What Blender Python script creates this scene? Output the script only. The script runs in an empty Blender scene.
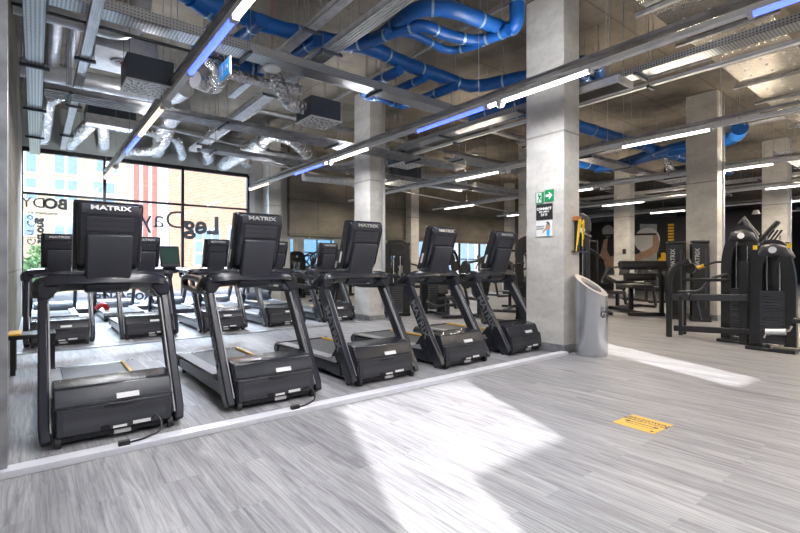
import bpy, math, random
from mathutils import Vector, Matrix
random.seed(7)
S = bpy.context.scene
COL = S.collection
# ---------------------------------------------------------------- camera
F_PX, CX, CY, EYE = 458.0, 400.0, 265.0, 1.3
ANG = math.atan2(575, 458)
sA, cA = math.sin(ANG), math.cos(ANG)          # X axis runs along the treadmill row, Y axis towards the street windows
cd = bpy.data.cameras.new('camera'); cam = bpy.data.objects.new('camera', cd); COL.objects.link(cam)
cam.location = (0, 0, EYE); cam.rotation_euler = (math.pi/2, 0, -math.atan2(cA, sA))
cd.sensor_width = 36; cd.lens = F_PX/800*36; cd.shift_y = -1.5/800; cd.clip_end = 300; cd.clip_start = .05
S.camera = cam
# ---------------------------------------------------------------- world, sun, exposure
w = bpy.data.worlds.new('sky'); S.world = w; w.use_nodes = True
nt = w.node_tree; bg = nt.nodes['Background']
tc = nt.nodes.new('ShaderNodeTexCoord'); sp = nt.nodes.new('ShaderNodeSeparateXYZ'); rp = nt.nodes.new('ShaderNodeValToRGB')
nt.links.new(tc.outputs['Generated'], sp.inputs[0]); nt.links.new(sp.outputs['Z'], rp.inputs[0]); nt.links.new(rp.outputs[0], bg.inputs[0])
rp.color_ramp.elements[0].color = (.78, .9, 1, 1); rp.color_ramp.elements[1].color = (.25, .5, 1, 1)
bg.inputs[1].default_value = 3.0
SUN_T = .6
sd = bpy.data.lights.new('sun', 'SUN'); sun = bpy.data.objects.new('sun', sd); COL.objects.link(sun)
sd.energy = 12.5; sd.angle = math.radians(.6); sd.color = (1, .97, .93)
sun.rotation_euler = Vector((.42, 1, -SUN_T)).to_track_quat('-Z', 'Y').to_euler(); sun.location = (-3, -8, 8)
S.view_settings.view_transform = 'Standard'; S.view_settings.look = 'None'
S.view_settings.exposure = 0.12; S.view_settings.gamma = 1; S.view_settings.use_curve_mapping = False
cy = S.cycles
cy.use_denoising = True; cy.max_bounces = 8; cy.diffuse_bounces = 5; cy.glossy_bounces = 4; cy.transparent_max_bounces = 12
cy.sample_clamp_indirect = 6; cy.caustics_reflective = False; cy.caustics_refractive = False
def area(name, loc, dirv, sx, sy, power, col=(1, 1, 1), portal=False):
    d = bpy.data.lights.new(name, 'AREA'); d.shape = 'RECTANGLE'; d.size = sx; d.size_y = sy; d.energy = power; d.color = col
    o = bpy.data.objects.new(name, d); COL.objects.link(o); o.location = loc
    o.rotation_euler = Vector(dirv).to_track_quat('-Z', 'Y').to_euler()
    if portal: d.cycles.is_portal = True
    return o
area('window_daylight', (2.6, 15.25, 2.2), (0, -1, -.05), 5.6, 4.0, 0, portal=True)
area('sky_fill_lamp', (2.6, 18.5, 7.5), (0, -1, -.62), 9, 4, 17000, (.74, .87, 1))  # added area lamp outside, boosts the bluish daylight through the street window
LED_W = 60.0
# ---------------------------------------------------------------- projection helpers (a photo pixel plus one known plane gives the place)
def ray(px):
    k = (px-CX)/F_PX
    return k*sA+cA, -k*cA+sA
def P(px, py, z):
    f = F_PX*(EYE-z)/(py-CY); a, b = ray(px); return Vector((a*f, b*f, z))
def PX(px, py, X):
    a, b = ray(px); f = X/a; return Vector((X, b*f, EYE-(py-CY)*f/F_PX))
def PY(px, py, Y):
    a, b = ray(px); f = Y/b; return Vector((a*f, Y, EYE-(py-CY)*f/F_PX))
# ---------------------------------------------------------------- materials
def mat(name, col, rough=.5, metal=0, bump=0, bscale=30, var=0, vscale=3, emit=None, estr=0, spec=.5, coat=0):
    m = bpy.data.materials.new(name); m.use_nodes = True; n = m.node_tree; b = n.nodes['Principled BSDF']
    b.inputs['Base Color'].default_value = (*col, 1); b.inputs['Roughness'].default_value = rough; b.inputs['Metallic'].default_value = metal
    b.inputs['Specular IOR Level'].default_value = spec; b.inputs['Coat Weight'].default_value = coat
    t = n.nodes.new('ShaderNodeTexCoord')
    if var:
        nz = n.nodes.new('ShaderNodeTexNoise'); nz.inputs['Scale'].default_value = vscale; nz.inputs['Detail'].default_value = 6
        n.links.new(t.outputs['Object'], nz.inputs[0])
        r = n.nodes.new('ShaderNodeValToRGB'); r.color_ramp.elements[0].position = .3; r.color_ramp.elements[1].position = .7
        r.color_ramp.elements[0].color = (*[c*(1-var) for c in col], 1); r.color_ramp.elements[1].color = (*[min(1, c*(1+var)) for c in col], 1)
        n.links.new(nz.outputs[0], r.inputs[0]); n.links.new(r.outputs[0], b.inputs['Base Color'])
    if bump:
        nb = n.nodes.new('ShaderNodeTexNoise'); nb.inputs['Scale'].default_value = bscale; nb.inputs['Detail'].default_value = 3
        n.links.new(t.outputs['Object'], nb.inputs[0])
        bp = n.nodes.new('ShaderNodeBump'); bp.inputs['Strength'].default_value = bump; bp.inputs['Distance'].default_value = .02
        n.links.new(nb.outputs[0], bp.inputs['Height']); n.links.new(bp.outputs[0], b.inputs['Normal'])
    if emit: b.inputs['Emission Color'].default_value = (*emit, 1); b.inputs['Emission Strength'].default_value = estr
    return m
def concrete(name, dark, light, seams=None, planks=None, sc=.9):
    m = bpy.data.materials.new(name); m.use_nodes = True; n = m.node_tree; b = n.nodes['Principled BSDF']; L = n.links.new
    g = n.nodes.new('ShaderNodeNewGeometry')
    a1 = n.nodes.new('ShaderNodeTexNoise'); a1.inputs['Scale'].default_value = sc; a1.inputs['Detail'].default_value = 9; a1.inputs['Roughness'].default_value = .62
    mp = n.nodes.new('ShaderNodeMapping'); mp.inputs['Scale'].default_value = (1, 1, 2.2); L(g.outputs['Position'], mp.inputs[0]); L(mp.outputs[0], a1.inputs[0])
    r = n.nodes.new('ShaderNodeValToRGB'); r.color_ramp.elements[0].position = .36; r.color_ramp.elements[1].position = .64
    r.color_ramp.elements[0].color = (*dark, 1); r.color_ramp.elements[1].color = (*light, 1); L(a1.outputs[0], r.inputs[0])
    out = r.outputs[0]
    a2 = n.nodes.new('ShaderNodeTexNoise'); a2.inputs['Scale'].default_value = 14; a2.inputs['Detail'].default_value = 4; L(g.outputs['Position'], a2.inputs[0])
    r2 = n.nodes.new('ShaderNodeValToRGB'); r2.color_ramp.elements[0].position = .32; r2.color_ramp.elements[0].color = (.90, .895, .885, 1); r2.color_ramp.elements[1].position = .5; r2.color_ramp.elements[1].color = (1, 1, 1, 1)
    L(a2.outputs[0], r2.inputs[0])
    mx = n.nodes.new('ShaderNodeMix'); mx.data_type = 'RGBA'; mx.blend_type = 'MULTIPLY'; mx.inputs[0].default_value = 1
    L(out, mx.inputs[6]); L(r2.outputs[0], mx.inputs[7]); out = mx.outputs[2]
    if planks:                                       # joints left by the formwork sheets
        br = n.nodes.new('ShaderNodeTexBrick'); br.inputs['Scale'].default_value = 1; br.inputs['Brick Width'].default_value = planks[0]; br.inputs['Row Height'].default_value = planks[1]
        br.inputs['Mortar Size'].default_value = .018; br.inputs['Mortar Smooth'].default_value = .3
        br.inputs['Color1'].default_value = (1, 1, 1, 1); br.inputs['Color2'].default_value = (.86, .84, .82, 1); br.inputs['Mortar'].default_value = (.5, .47, .44, 1)
        if planks[2] == 'wall':
            sx = n.nodes.new('ShaderNodeSeparateXYZ'); cx = n.nodes.new('ShaderNodeCombineXYZ'); ad = n.nodes.new('ShaderNodeMath'); ad.operation = 'ADD'
            L(g.outputs['Position'], sx.inputs[0]); L(sx.outputs[0], ad.inputs[0]); L(sx.outputs[1], ad.inputs[1]); L(ad.outputs[0], cx.inputs[0]); L(sx.outputs[2], cx.inputs[1]); L(cx.outputs[0], br.inputs[0])
        else: L(g.outputs['Position'], br.inputs[0])
        m2 = n.nodes.new('ShaderNodeMix'); m2.data_type = 'RGBA'; m2.blend_type = 'MULTIPLY'; m2.inputs[0].default_value = .8
        L(out, m2.inputs[6]); L(br.outputs[0], m2.inputs[7]); out = m2.outputs[2]
    L(out, b.inputs['Base Color']); b.inputs['Roughness'].default_value = .75
    bp = n.nodes.new('ShaderNodeBump'); bp.inputs['Strength'].default_value = .25; bp.inputs['Distance'].default_value = .01; L(a2.outputs[0], bp.inputs['Height']); L(bp.outputs[0], b.inputs['Normal'])
    return m
def floor_mat():
    m = bpy.data.materials.new('grey_wood_vinyl'); m.use_nodes = True; n = m.node_tree; b = n.nodes['Principled BSDF']; L = n.links.new
    g = n.nodes.new('ShaderNodeNewGeometry'); sx = n.nodes.new('ShaderNodeSeparateXYZ'); cx = n.nodes.new('ShaderNodeCombineXYZ')
    L(g.outputs['Position'], sx.inputs[0]); L(sx.outputs[1], cx.inputs[0]); L(sx.outputs[0], cx.inputs[1])      # u along Y, v across
    br = n.nodes.new('ShaderNodeTexBrick'); br.inputs['Scale'].default_value = 1; br.inputs['Brick Width'].default_value = 1.5; br.inputs['Row Height'].default_value = .2
    br.inputs['Mortar Size'].default_value = .0016; br.inputs['Color1'].default_value = (0, 0, 0, 1); br.inputs['Color2'].default_value = (1, 1, 1, 1); br.inputs['Mortar'].default_value = (.1, .1, .1, 1)
    br.offset = .37; L(cx.outputs[0], br.inputs[0])
    # a different grain on every plank: shift the coordinates by the plank's grey
    ad = n.nodes.new('ShaderNodeVectorMath'); ad.operation = 'MULTIPLY_ADD'; ad.inputs[1].default_value = (7, 3, 5); L(br.outputs[0], ad.inputs[0]); L(cx.outputs[0], ad.inputs[2])
    mp = n.nodes.new('ShaderNodeMapping'); mp.inputs['Scale'].default_value = (.75, 10, 1); L(ad.outputs[0], mp.inputs[0])
    n1 = n.nodes.new('ShaderNodeTexNoise'); n1.inputs['Scale'].default_value = 1.6; n1.inputs['Detail'].default_value = 9; n1.inputs['Roughness'].default_value = .68; n1.inputs['Distortion'].default_value = 1.1; L(mp.outputs[0], n1.inputs[0])
    r = n.nodes.new('ShaderNodeValToRGB'); e = r.color_ramp.elements
    e[0].position = .3; e[0].color = (.16, .16, .172, 1); e[1].position = .64; e[1].color = (.45, .448, .465, 1)
    k = e.new(.46); k.color = (.30, .298, .312, 1); L(n1.outputs[0], r.inputs[0])
    mpw = n.nodes.new('ShaderNodeMapping'); mpw.inputs['Scale'].default_value = (.55, 5, 1); L(ad.outputs[0], mpw.inputs[0])
    wv = n.nodes.new('ShaderNodeTexWave'); wv.bands_direction = 'Y'; wv.inputs['Scale'].default_value = 2.2; wv.inputs['Distortion'].default_value = 9; wv.inputs['Detail'].default_value = 3; wv.inputs['Detail Scale'].default_value = 1.2; L(mpw.outputs[0], wv.inputs[0])
    rw = n.nodes.new('ShaderNodeValToRGB'); rw.color_ramp.elements[0].color = (.62, .62, .63, 1); rw.color_ramp.elements[1].position = .35; rw.color_ramp.elements[1].color = (1, 1, 1, 1); L(wv.outputs[0], rw.inputs[0])
    mx = n.nodes.new('ShaderNodeMix'); mx.data_type = 'RGBA'; mx.blend_type = 'MULTIPLY'; mx.inputs[0].default_value = .55; L(r.outputs[0], mx.inputs[6]); L(rw.outputs[0], mx.inputs[7])
    rb = n.nodes.new('ShaderNodeValToRGB'); rb.color_ramp.elements[0].color = (.82, .82, .83, 1); rb.color_ramp.elements[1].color = (1.05, 1.04, 1.03, 1); L(br.outputs[0], rb.inputs[0])
    m2 = n.nodes.new('ShaderNodeMix'); m2.data_type = 'RGBA'; m2.blend_type = 'MULTIPLY'; m2.inputs[0].default_value = .8; L(mx.outputs[2], m2.inputs[6]); L(rb.outputs[0], m2.inputs[7])
    L(m2.outputs[2], b.inputs['Base Color']); b.inputs['Roughness'].default_value = .42
    bp = n.nodes.new('ShaderNodeBump'); bp.inputs['Strength'].default_value = .12; bp.inputs['Distance'].default_value = .004; L(n1.outputs[0], bp.inputs['Height']); L(bp.outputs[0], b.inputs['Normal'])
    return m
def perforated(name, col, hole, scale, thr, rough=.35, metal=.7):
    m = mat(name, col, rough, metal); n = m.node_tree; b = n.nodes['Principled BSDF']; L = n.links.new
    t = n.nodes.new('ShaderNodeTexCoord'); mp = n.nodes.new('ShaderNodeMapping'); mp.inputs['Scale'].default_value = scale; L(t.outputs['Object'], mp.inputs[0])
    v = n.nodes.new('ShaderNodeTexVoronoi'); v.inputs['Scale'].default_value = 1; v.inputs['Randomness'].default_value = 0; L(mp.outputs[0], v.inputs[0])
    c = n.nodes.new('ShaderNodeMath'); c.operation = 'LESS_THAN'; c.inputs[1].default_value = thr; L(v.outputs['Distance'], c.inputs[0])
    mx = n.nodes.new('ShaderNodeMix'); mx.data_type = 'RGBA'; L(c.outputs[0], mx.inputs[0]); mx.inputs[6].default_value = (*col, 1); mx.inputs[7].default_value = (*hole, 1)
    L(mx.outputs[2], b.inputs['Base Color']); return m
def brick_mat(name, c1, c2, mortar, bw, rh, ms=.012):
    m = bpy.data.materials.new(name); m.use_nodes = True; n = m.node_tree; b = n.nodes['Principled BSDF']; L = n.links.new
    g = n.nodes.new('ShaderNodeNewGeometry'); sx = n.nodes.new('ShaderNodeSeparateXYZ'); cx = n.nodes.new('ShaderNodeCombineXYZ')
    L(g.outputs['Position'], sx.inputs[0]); L(sx.outputs[0], cx.inputs[0]); L(sx.outputs[2], cx.inputs[1])
    br = n.nodes.new('ShaderNodeTexBrick'); br.inputs['Scale'].default_value = 1; br.inputs['Brick Width'].default_value = bw; br.inputs['Row Height'].default_value = rh; br.inputs['Mortar Size'].default_value = ms
    br.inputs['Color1'].default_value = (*c1, 1); br.inputs['Color2'].default_value = (*c2, 1); br.inputs['Mortar'].default_value = (*mortar, 1); L(cx.outputs[0], br.inputs[0])
    L(br.outputs[0], b.inputs['Base Color']); b.inputs['Roughness'].default_value = .85; return m
def glass_mat(name, tint=(.95, .98, 1), refl=.08):
    m = bpy.data.materials.new(name); m.use_nodes = True; n = m.node_tree; n.nodes.remove(n.nodes['Principled BSDF'])
    t = n.nodes.new('ShaderNodeBsdfTransparent'); t.inputs[0].default_value = (*tint, 1); g = n.nodes.new('ShaderNodeBsdfGlossy'); g.inputs['Roughness'].default_value = .02
    x = n.nodes.new('ShaderNodeMixShader'); x.inputs[0].default_value = refl; n.links.new(t.outputs[0], x.inputs[1]); n.links.new(g.outputs[0], x.inputs[2])
    n.links.new(x.outputs[0], n.nodes['Material Output'].inputs[0]); return m
def foil_mat(name, amount=.9, base=(.72, .72, .73)):
    m = mat(name, base, .24, .85); n = m.node_tree; b = n.nodes['Principled BSDF']; L = n.links.new
    g = n.nodes.new('ShaderNodeNewGeometry'); nz = n.nodes.new('ShaderNodeTexNoise'); nz.inputs['Scale'].default_value = 13; nz.inputs['Detail'].default_value = 6; L(g.outputs['Position'], nz.inputs[0])
    v = n.nodes.new('ShaderNodeTexVoronoi'); v.inputs['Scale'].default_value = 16; L(g.outputs['Position'], v.inputs[0])
    ad = n.nodes.new('ShaderNodeMath'); ad.operation = 'MULTIPLY_ADD'; ad.inputs[1].default_value = .6; L(v.outputs['Distance'], ad.inputs[0]); L(nz.outputs[0], ad.inputs[2])
    bp = n.nodes.new('ShaderNodeBump'); bp.inputs['Strength'].default_value = amount; bp.inputs['Distance'].default_value = .05; L(ad.outputs[0], bp.inputs['Height']); L(bp.outputs[0], b.inputs['Normal'])
    return m
M = dict(
    floor=floor_mat(),
    col=concrete('column_concrete', (.56, .55, .52), (.74, .725, .69), planks=(50, 3.27, 'wall'), sc=1.4),
    ceil=concrete('ceiling_concrete', (.10, .085, .068), (.30, .265, .22), planks=(2.5, 1.25, 'flat'), sc=.55),
    wallc=concrete('wall_concrete', (.14, .13, .105), (.26, .24, .20), planks=(2.4, 1.2, 'wall'), sc=.7),
    bulk=mat('bulkhead_paint', (.40, .43, .42), .7, var=.12, vscale=2),
    dwall=mat('dark_wall_paint', (.02, .02, .022), .6, var=.2), plain=mat('back_wall_paint', (.5, .49, .47), .8, var=.05),
    alu=mat('brushed_aluminium', (.62, .63, .66), .35, .85, var=.05), kerb=mat('aluminium_edge_profile', (.80, .81, .86), .4, .2, var=.04, vscale=4),
    galv=mat('galvanised_steel', (.74, .75, .78), .3, .55, var=.15, vscale=8), galvd=mat('dull_galvanised_steel', (.34, .345, .36), .42, .5, var=.3, vscale=6),
    trunk=mat('painted_grey_trunking', (.90, .91, .93), .45, .0), darkgrey=mat('anthracite_sheet', (.065, .08, .105), .5, .2, var=.1),
    black=mat('black_powder_coat', (.012, .013, .015), .32, .1, var=.2, coat=.2), blackm=mat('matt_black_rubber', (.016, .016, .018), .6, var=.15, vscale=20, bump=.15, bscale=200),
    tmb=mat('charcoal_moulded_plastic', (.016, .0175, .025), .25, 0, var=.06, vscale=4, bump=.05, bscale=260), tmd=mat('dark_grey_moulded_plastic', (.025, .027, .036), .45, 0, var=.06, bump=.08, bscale=300),
    tmlight=mat('grey_step_rail', (.30, .30, .31), .5, .1, var=.08), belt=mat('running_belt_rubber', (.06, .062, .068), .5, var=.12, vscale=30, bump=.1, bscale=120),
    frame=mat('gunmetal_tube', (.06, .062, .07), .35, .5), lgrey=mat('grey_lettering', (.14, .145, .16), .4), yellow=mat('signal_yellow', (.85, .50, .03), .5), band=mat('yellow_strap', (.9, .62, .02), .5), sticker=mat('sticker_yellow', (.80, .47, .085), .6), white=mat('white_label', (.8, .8, .8), .5),
    silver=mat('silver_lettering', (.5, .5, .5), .3, .6), blue=mat('blue_pipe_insulation', (.003, .085, .33), .38, 0, var=.22, vscale=2.2, bump=.5, bscale=9), bclamp=mat('pipe_clamp', (.35, .5, .62), .35, .7),
    led=mat('white_led_tube', (1, 1, 1), .4, emit=(1, .93, .82), estr=7), ledb=mat('blue_led_tube', (.3, .4, 1), .4, emit=(.055, .10, 1), estr=3.6), ledw=mat('warm_led_tube', (1, .9, .8), .4, emit=(1, .72, .42), estr=2.4),
    green=mat('sign_green', (.0, .27, .09), .4), signw=mat('sign_white', (.92, .93, .93), .4), posterb=mat('poster_black', (.015, .015, .017), .4), signblue=mat('sign_blue', (.02, .32, .8), .4, emit=(.03, .3, .8), estr=.6),
    skin=mat('printed_skin', (.48, .30, .20), .5, var=.12, vscale=6), pgrey=mat('printed_grey', (.42, .43, .41), .5, var=.2, vscale=2),
    rubber=mat('rubber_gym_flooring', (.045, .045, .047), .7, var=.3, vscale=40), steel=mat('polished_steel', (.7, .7, .7), .18, 1), binm=mat('satin_silver_bin', (.62, .64, .68), .27, .75), binr=mat('bin_top_ring', (.52, .49, .46), .4, .3),
    pad=mat('black_upholstery', (.02, .02, .022), .42, bump=.1, bscale=60), red=mat('red_plastic', (.5, .01, .02), .4), green2=mat('green_plastic', (.2, .5, .04), .5), orange=mat('orange_fabric', (.5, .16, .03), .6),
    glass=glass_mat('window_glass', (.70, .72, .74), .04), glassc=glass_mat('clear_window_glass', (.97, .98, 1), .03), glassb=glass_mat('blue_window_glass', (.42, .56, .68), .04), mirror=mat('mirror_glass', (.78, .80, .79), .02, 1), wframe=mat('window_frame_black', (.012, .013, .016), .4, .3), letter=mat('window_lettering_film', (.05, .06, .08), .5),
    screen=mat('console_screen', (.02, .03, .03), .15, emit=(.12, .3, .22), estr=.12),
    beige=mat('beige_render', (.50, .41, .28), .8, var=.06, vscale=.6), brick=brick_mat('orange_brick', (.62, .30, .17), (.50, .22, .12), (.62, .5, .4), .26, .09), pane2=mat('far_window_glass', (.30, .40, .50), .1, .3), wht=mat('white_stucco', (.8, .78, .75), .7), redst=mat('red_clinker', (.40, .15, .12), .7),
    pave=mat('street_paving', (.50, .50, .49), .8, var=.12, vscale=1.2), bush=mat('leaf_green', (.25, .40, .18), .7, var=.5, vscale=6), bark=mat('bark', (.1, .07, .05), .8),
    foil=foil_mat('aluminium_foil_duct'), foilb=foil_mat('foil_faced_board', .16, (.60, .55, .48)),
    perf=perforated('perforated_tray', (.52, .54, .57), (.07, .07, .08), (26, 26, 26), .28), vent=perforated('vented_plastic', (.040, .042, .052), (.012, .012, .014), (70, 70, 70), .38, .5, 0),
)
# ---------------------------------------------------------------- mesh builder
class MB:
    def __init__(s): s.v = []; s.f = []
    def add(s, vs, fs):
        n = len(s.v); s.v += [tuple(v) for v in vs]; s.f += [tuple(i+n for i in f) for f in fs]; return s
    def box(s, x0, x1, y0, y1, z0, z1):
        return s.add([(x, y, z) for z in (z0, z1) for x, y in ((x0, y0), (x1, y0), (x1, y1), (x0, y1))], [(3, 2, 1, 0), (4, 5, 6, 7), (0, 1, 5, 4), (1, 2, 6, 5), (2, 3, 7, 6), (3, 0, 4, 7)])
    def prism(s, poly, a, b, axis='x'):               # poly in the other two axes, extruded from a to b
        def pt(u, v, t): return {'x': (t, u, v), 'y': (u, t, v), 'z': (u, v, t)}[axis]
        n = len(poly); vs = [pt(u, v, a) for u, v in poly]+[pt(u, v, b) for u, v in poly]
        return s.add(vs, [tuple(range(n)), tuple(range(2*n-1, n-1, -1))]+[(i, i+n, (i+1) % n+n, (i+1) % n) for i in range(n)])
    def sweep(s, pts, prof, up=(0, 0, 1), caps=True, scales=None):
        pts = [Vector(p) for p in pts]; n = len(pts); m = len(prof); vs = []
        up = Vector(up)
        t0 = (pts[1]-pts[0]).normalized()
        if abs(t0.dot(up)) > .95: up = Vector((0, 1, 0)) if abs(t0.y) < .9 else Vector((1, 0, 0))
        side = t0.cross(up).normalized(); prev = t0
        for i, p in enumerate(pts):
            if i == 0: t = t0
            elif i == n-1: t = (pts[-1]-pts[-2]).normalized()
            else: t = ((pts[i+1]-p).normalized()+(p-pts[i-1]).normalized()); t = t.normalized() if t.length > 1e-6 else prev
            q = prev.rotation_difference(t); side = q @ side; side = (side-t*side.dot(t)).normalized(); prev = t
            u2 = side.cross(t).normalized(); k = scales[i] if scales else 1
            vs += [p+side*(a*k)+u2*(b*k) for a, b in prof]
        fs = [(i*m+j, i*m+(j+1) % m, (i+1)*m+(j+1) % m, (i+1)*m+j) for i in range(n-1) for j in range(m)]
        if caps: fs += [tuple(range(m-1, -1, -1)), tuple((n-1)*m+j for j in range(m))]
        return s.add(vs, fs)
    def tube(s, pts, r, seg=10, scales=None):
        return s.sweep(pts, [(r*math.cos(2*math.pi*j/seg), r*math.sin(2*math.pi*j/seg)) for j in range(seg)], scales=scales)
    def beam(s, pts, w, h, up=(0, 0, 1), scales=None):
        return s.sweep(pts, [(-w/2, -h/2), (w/2, -h/2), (w/2, h/2), (-w/2, h/2)], up, scales=scales)
    def ring(s, c, d, r, wdt, seg=14):
        c = Vector(c); d = Vector(d).normalized(); return s.tube([c-d*wdt/2, c+d*wdt/2], r, seg)
def fillet(pts, rad, n=5):
    pts = [Vector(p) for p in pts]; out = [pts[0]]
    for i in range(1, len(pts)-1):
        a, p, b = pts[i-1], pts[i], pts[i+1]; r = min(rad, (a-p).length*.49, (b-p).length*.49)
        s0 = p+(a-p).normalized()*r; s1 = p+(b-p).normalized()*r
        for k in range(n+1):
            t = k/n; out.append(s0*(1-t)**2+p*2*t*(1-t)+s1*t*t)
    out.append(pts[-1]); return out
_cache = {}
def place(name, key, build, m, parent, mtx):
    if (key, m) not in _cache:
        o = obj(name, build(), m, parent); _cache[(key, m)] = o.data
    else:
        o = bpy.data.objects.new(name, _cache[(key, m)]); COL.objects.link(o); o.parent = parent
    o.matrix_local = mtx; return o
def rods(parent, pts, zt=5.4, r=.005, m='galvd', name='hanger_rod'):
    for x, y, z in pts: place(name, ('rod', r), lambda: MB().tube([(0, 0, 0), (0, 0, 1)], r, 6), m, parent, Matrix.Translation((x, y, z)) @ Matrix.Diagonal((1, 1, zt-z, 1)))
def rings(name, items, m, parent, seg=14):   # items: centre, direction, radius, width
    for c, d, r, wd in items:
        q = Vector((0, 0, 1)).rotation_difference(Vector(d).normalized()).to_matrix().to_4x4()
        place(name, ('ring', seg), lambda: MB().ring((0, 0, 0), (0, 0, 1), 1, 1, seg), m, parent, Matrix.Translation(Vector(c)) @ q @ Matrix.Diagonal((r, r, wd, 1)))
def tag(o, label=None, cat=None, group=None, kind=None):
    if label: o['label'] = label
    if cat: o['category'] = cat
    if group: o['group'] = group
    if kind: o['kind'] = kind
    return o
def obj(name, mb, m, parent=None, bevel=0, sharp=35, label=None):
    me = bpy.data.meshes.new(name); me.from_pydata(mb.v, [], mb.f); me.materials.append(M[m] if isinstance(m, str) else m)
    me.polygons.foreach_set('use_smooth', [True]*len(me.polygons)); me.set_sharp_from_angle(angle=math.radians(sharp)); me.update()
    o = bpy.data.objects.new(name, me); COL.objects.link(o)
    if parent: o.parent = parent
    if bevel:
        b = o.modifiers.new('bevel', 'BEVEL'); b.width = bevel; b.segments = 2; b.limit_method = 'ANGLE'; b.angle_limit = math.radians(40)
    if label: o['label'] = label
    return o
def thing(name, label, cat, loc=(0, 0, 0), rz=0, group=None):
    o = bpy.data.objects.new(name, None); COL.objects.link(o); o.location = loc; o.rotation_euler = (0, 0, rz); o.empty_display_size = .1
    return tag(o, label, cat, group)
def struct(name, mb, m, label, bevel=0): return tag(obj(name, mb, m, bevel=bevel), label, name.split('_')[0], kind='structure')
def dup(root, loc, rz=0, label=None, group=None):
    def rec(o, par):
        c = o.copy(); COL.objects.link(c); c.parent = par
        for ch in o.children: rec(ch, c)
        return c
    r = rec(root, None); r.location = loc; r.rotation_euler = (0, 0, rz)
    if label: r['label'] = label
    if group: r['group'] = group
    return r
def text(name, body, size, m, loc, right, up, parent=None, ext=.002, bold=.0, align='CENTER', mirror=False, sx=1):
    c = bpy.data.curves.new(name, 'FONT'); c.body = body; c.size = size; c.extrude = ext; c.offset = bold; c.align_x = align; c.align_y = 'CENTER'; c.resolution_u = 3
    t = bpy.data.objects.new(name, c); COL.objects.link(t); bpy.context.view_layer.update()
    me = bpy.data.meshes.new_from_object(t.evaluated_get(bpy.context.evaluated_depsgraph_get())); bpy.data.objects.remove(t); bpy.data.curves.remove(c)
    R = Vector(right).normalized(); U = Vector(up).normalized(); N = R.cross(U)
    mt = Matrix(((R.x*sx, U.x, N.x, loc[0]), (R.y*sx, U.y, N.y, loc[1]), (R.z*sx, U.z, N.z, loc[2]), (0, 0, 0, 1)))
    me.transform(mt)
    if mirror: me.flip_normals()
    me.materials.clear(); me.materials.append(M[m]); o = bpy.data.objects.new(name, me); COL.objects.link(o)
    if parent: o.parent = parent
    return o
# ================================================================ THE SHELL
X0, X1, YB, YW, HC = -4.0, 40.0, -4.0, 15.0, 5.4
struct('floor', MB().box(X0, X1, YB, YW, -.2, 0), 'floor', 'grey wood-effect plank floor across the whole gym')
struct('ceiling', MB().box(X0, X1, YB-.3, YW+.3, HC, HC+.3), 'ceil', 'raw brownish concrete ceiling slab with formwork joints')
# back wall behind the viewpoint, its clear-glazed openings added and shaped to throw the floor's sun patches
def wall_with_holes(y0, y1, xa, xb, za, zb, holes):
    m = MB(); xs = sorted({xa, xb, *[h[0] for h in holes], *[h[1] for h in holes]}); zs = sorted({za, zb, *[h[2] for h in holes], *[h[3] for h in holes]})
    for i in range(len(xs)-1):
        for j in range(len(zs)-1):
            cx, cz = (xs[i]+xs[i+1])/2, (zs[j]+zs[j+1])/2
            if not any(h[0] < cx < h[1] and h[2] < cz < h[3] for h in holes): m.box(xs[i], xs[i+1], y0, y1, zs[j], zs[j+1])
    return m
HB = [(-1.13, .62, 3.56, 4.74), (-1.13, -.40, 2.5, 3.56), (3.36, 4.15, 3.34, 5.05), (13, 16.5, .9, 3.4), (17, 21, .9, 3.4), (24, 28, .9, 3.4), (29.5, 38.5, .9, 3.9)]
struct('wall_back', wall_with_holes(YB-.3, YB, X0, X1, 0, HC, HB), 'plain', 'pale wall behind the viewpoint with window openings')
for i, h in enumerate(HB):
    area('daylight_portal', ((h[0]+h[1])/2, YB-.02, (h[2]+h[3])/2), (0, 1, 0), h[1]-h[0], h[3]-h[2], 0, portal=True)
    m = MB(); m.box(h[0], h[1], YB-.2, YB-.19, h[2], h[3]); g = obj('window_%d' % (i+5), m, 'glassc' if i < 3 else 'glassb'); tag(g, 'glass pane in an opening of the wall behind the viewpoint', 'window', kind='structure')
    if i > 2:
        m = MB().box(h[0], h[1], YB-.2, YB-.12, 2.3, 2.38); x = h[0]
        while x < h[1]+.01: m.box(x-.05, x+.05, YB-.2, YB-.12, h[2], h[3]); x += (h[1]-h[0])/max(2, round((h[1]-h[0])/1.3))
        tag(obj('trim_%d' % (i+8), m, 'wframe'), 'dark glazing bars of a window behind the viewpoint', 'trim', kind='structure')
struct('wall_side', MB().box(X0-.3, X0, YB-.3, 3.9, 0, HC), 'plain', 'pale side wall left of the viewpoint')
struct('wall_return', MB().box(X0-.3, -.28, 3.9, 4.2, 0, HC), 'plain', 'short return wall left of the treadmills')
struct('wall_left', MB().box(-.55, -.26, 4.2, YW+.3, 0, HC), 'wallc', 'brownish concrete side wall left of the treadmills')
struct('wall_right', MB().box(X1, X1+.3, YB-.3, YW+.3, 0, HC), 'dwall', 'dark wall at the far right end of the gym')
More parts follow.
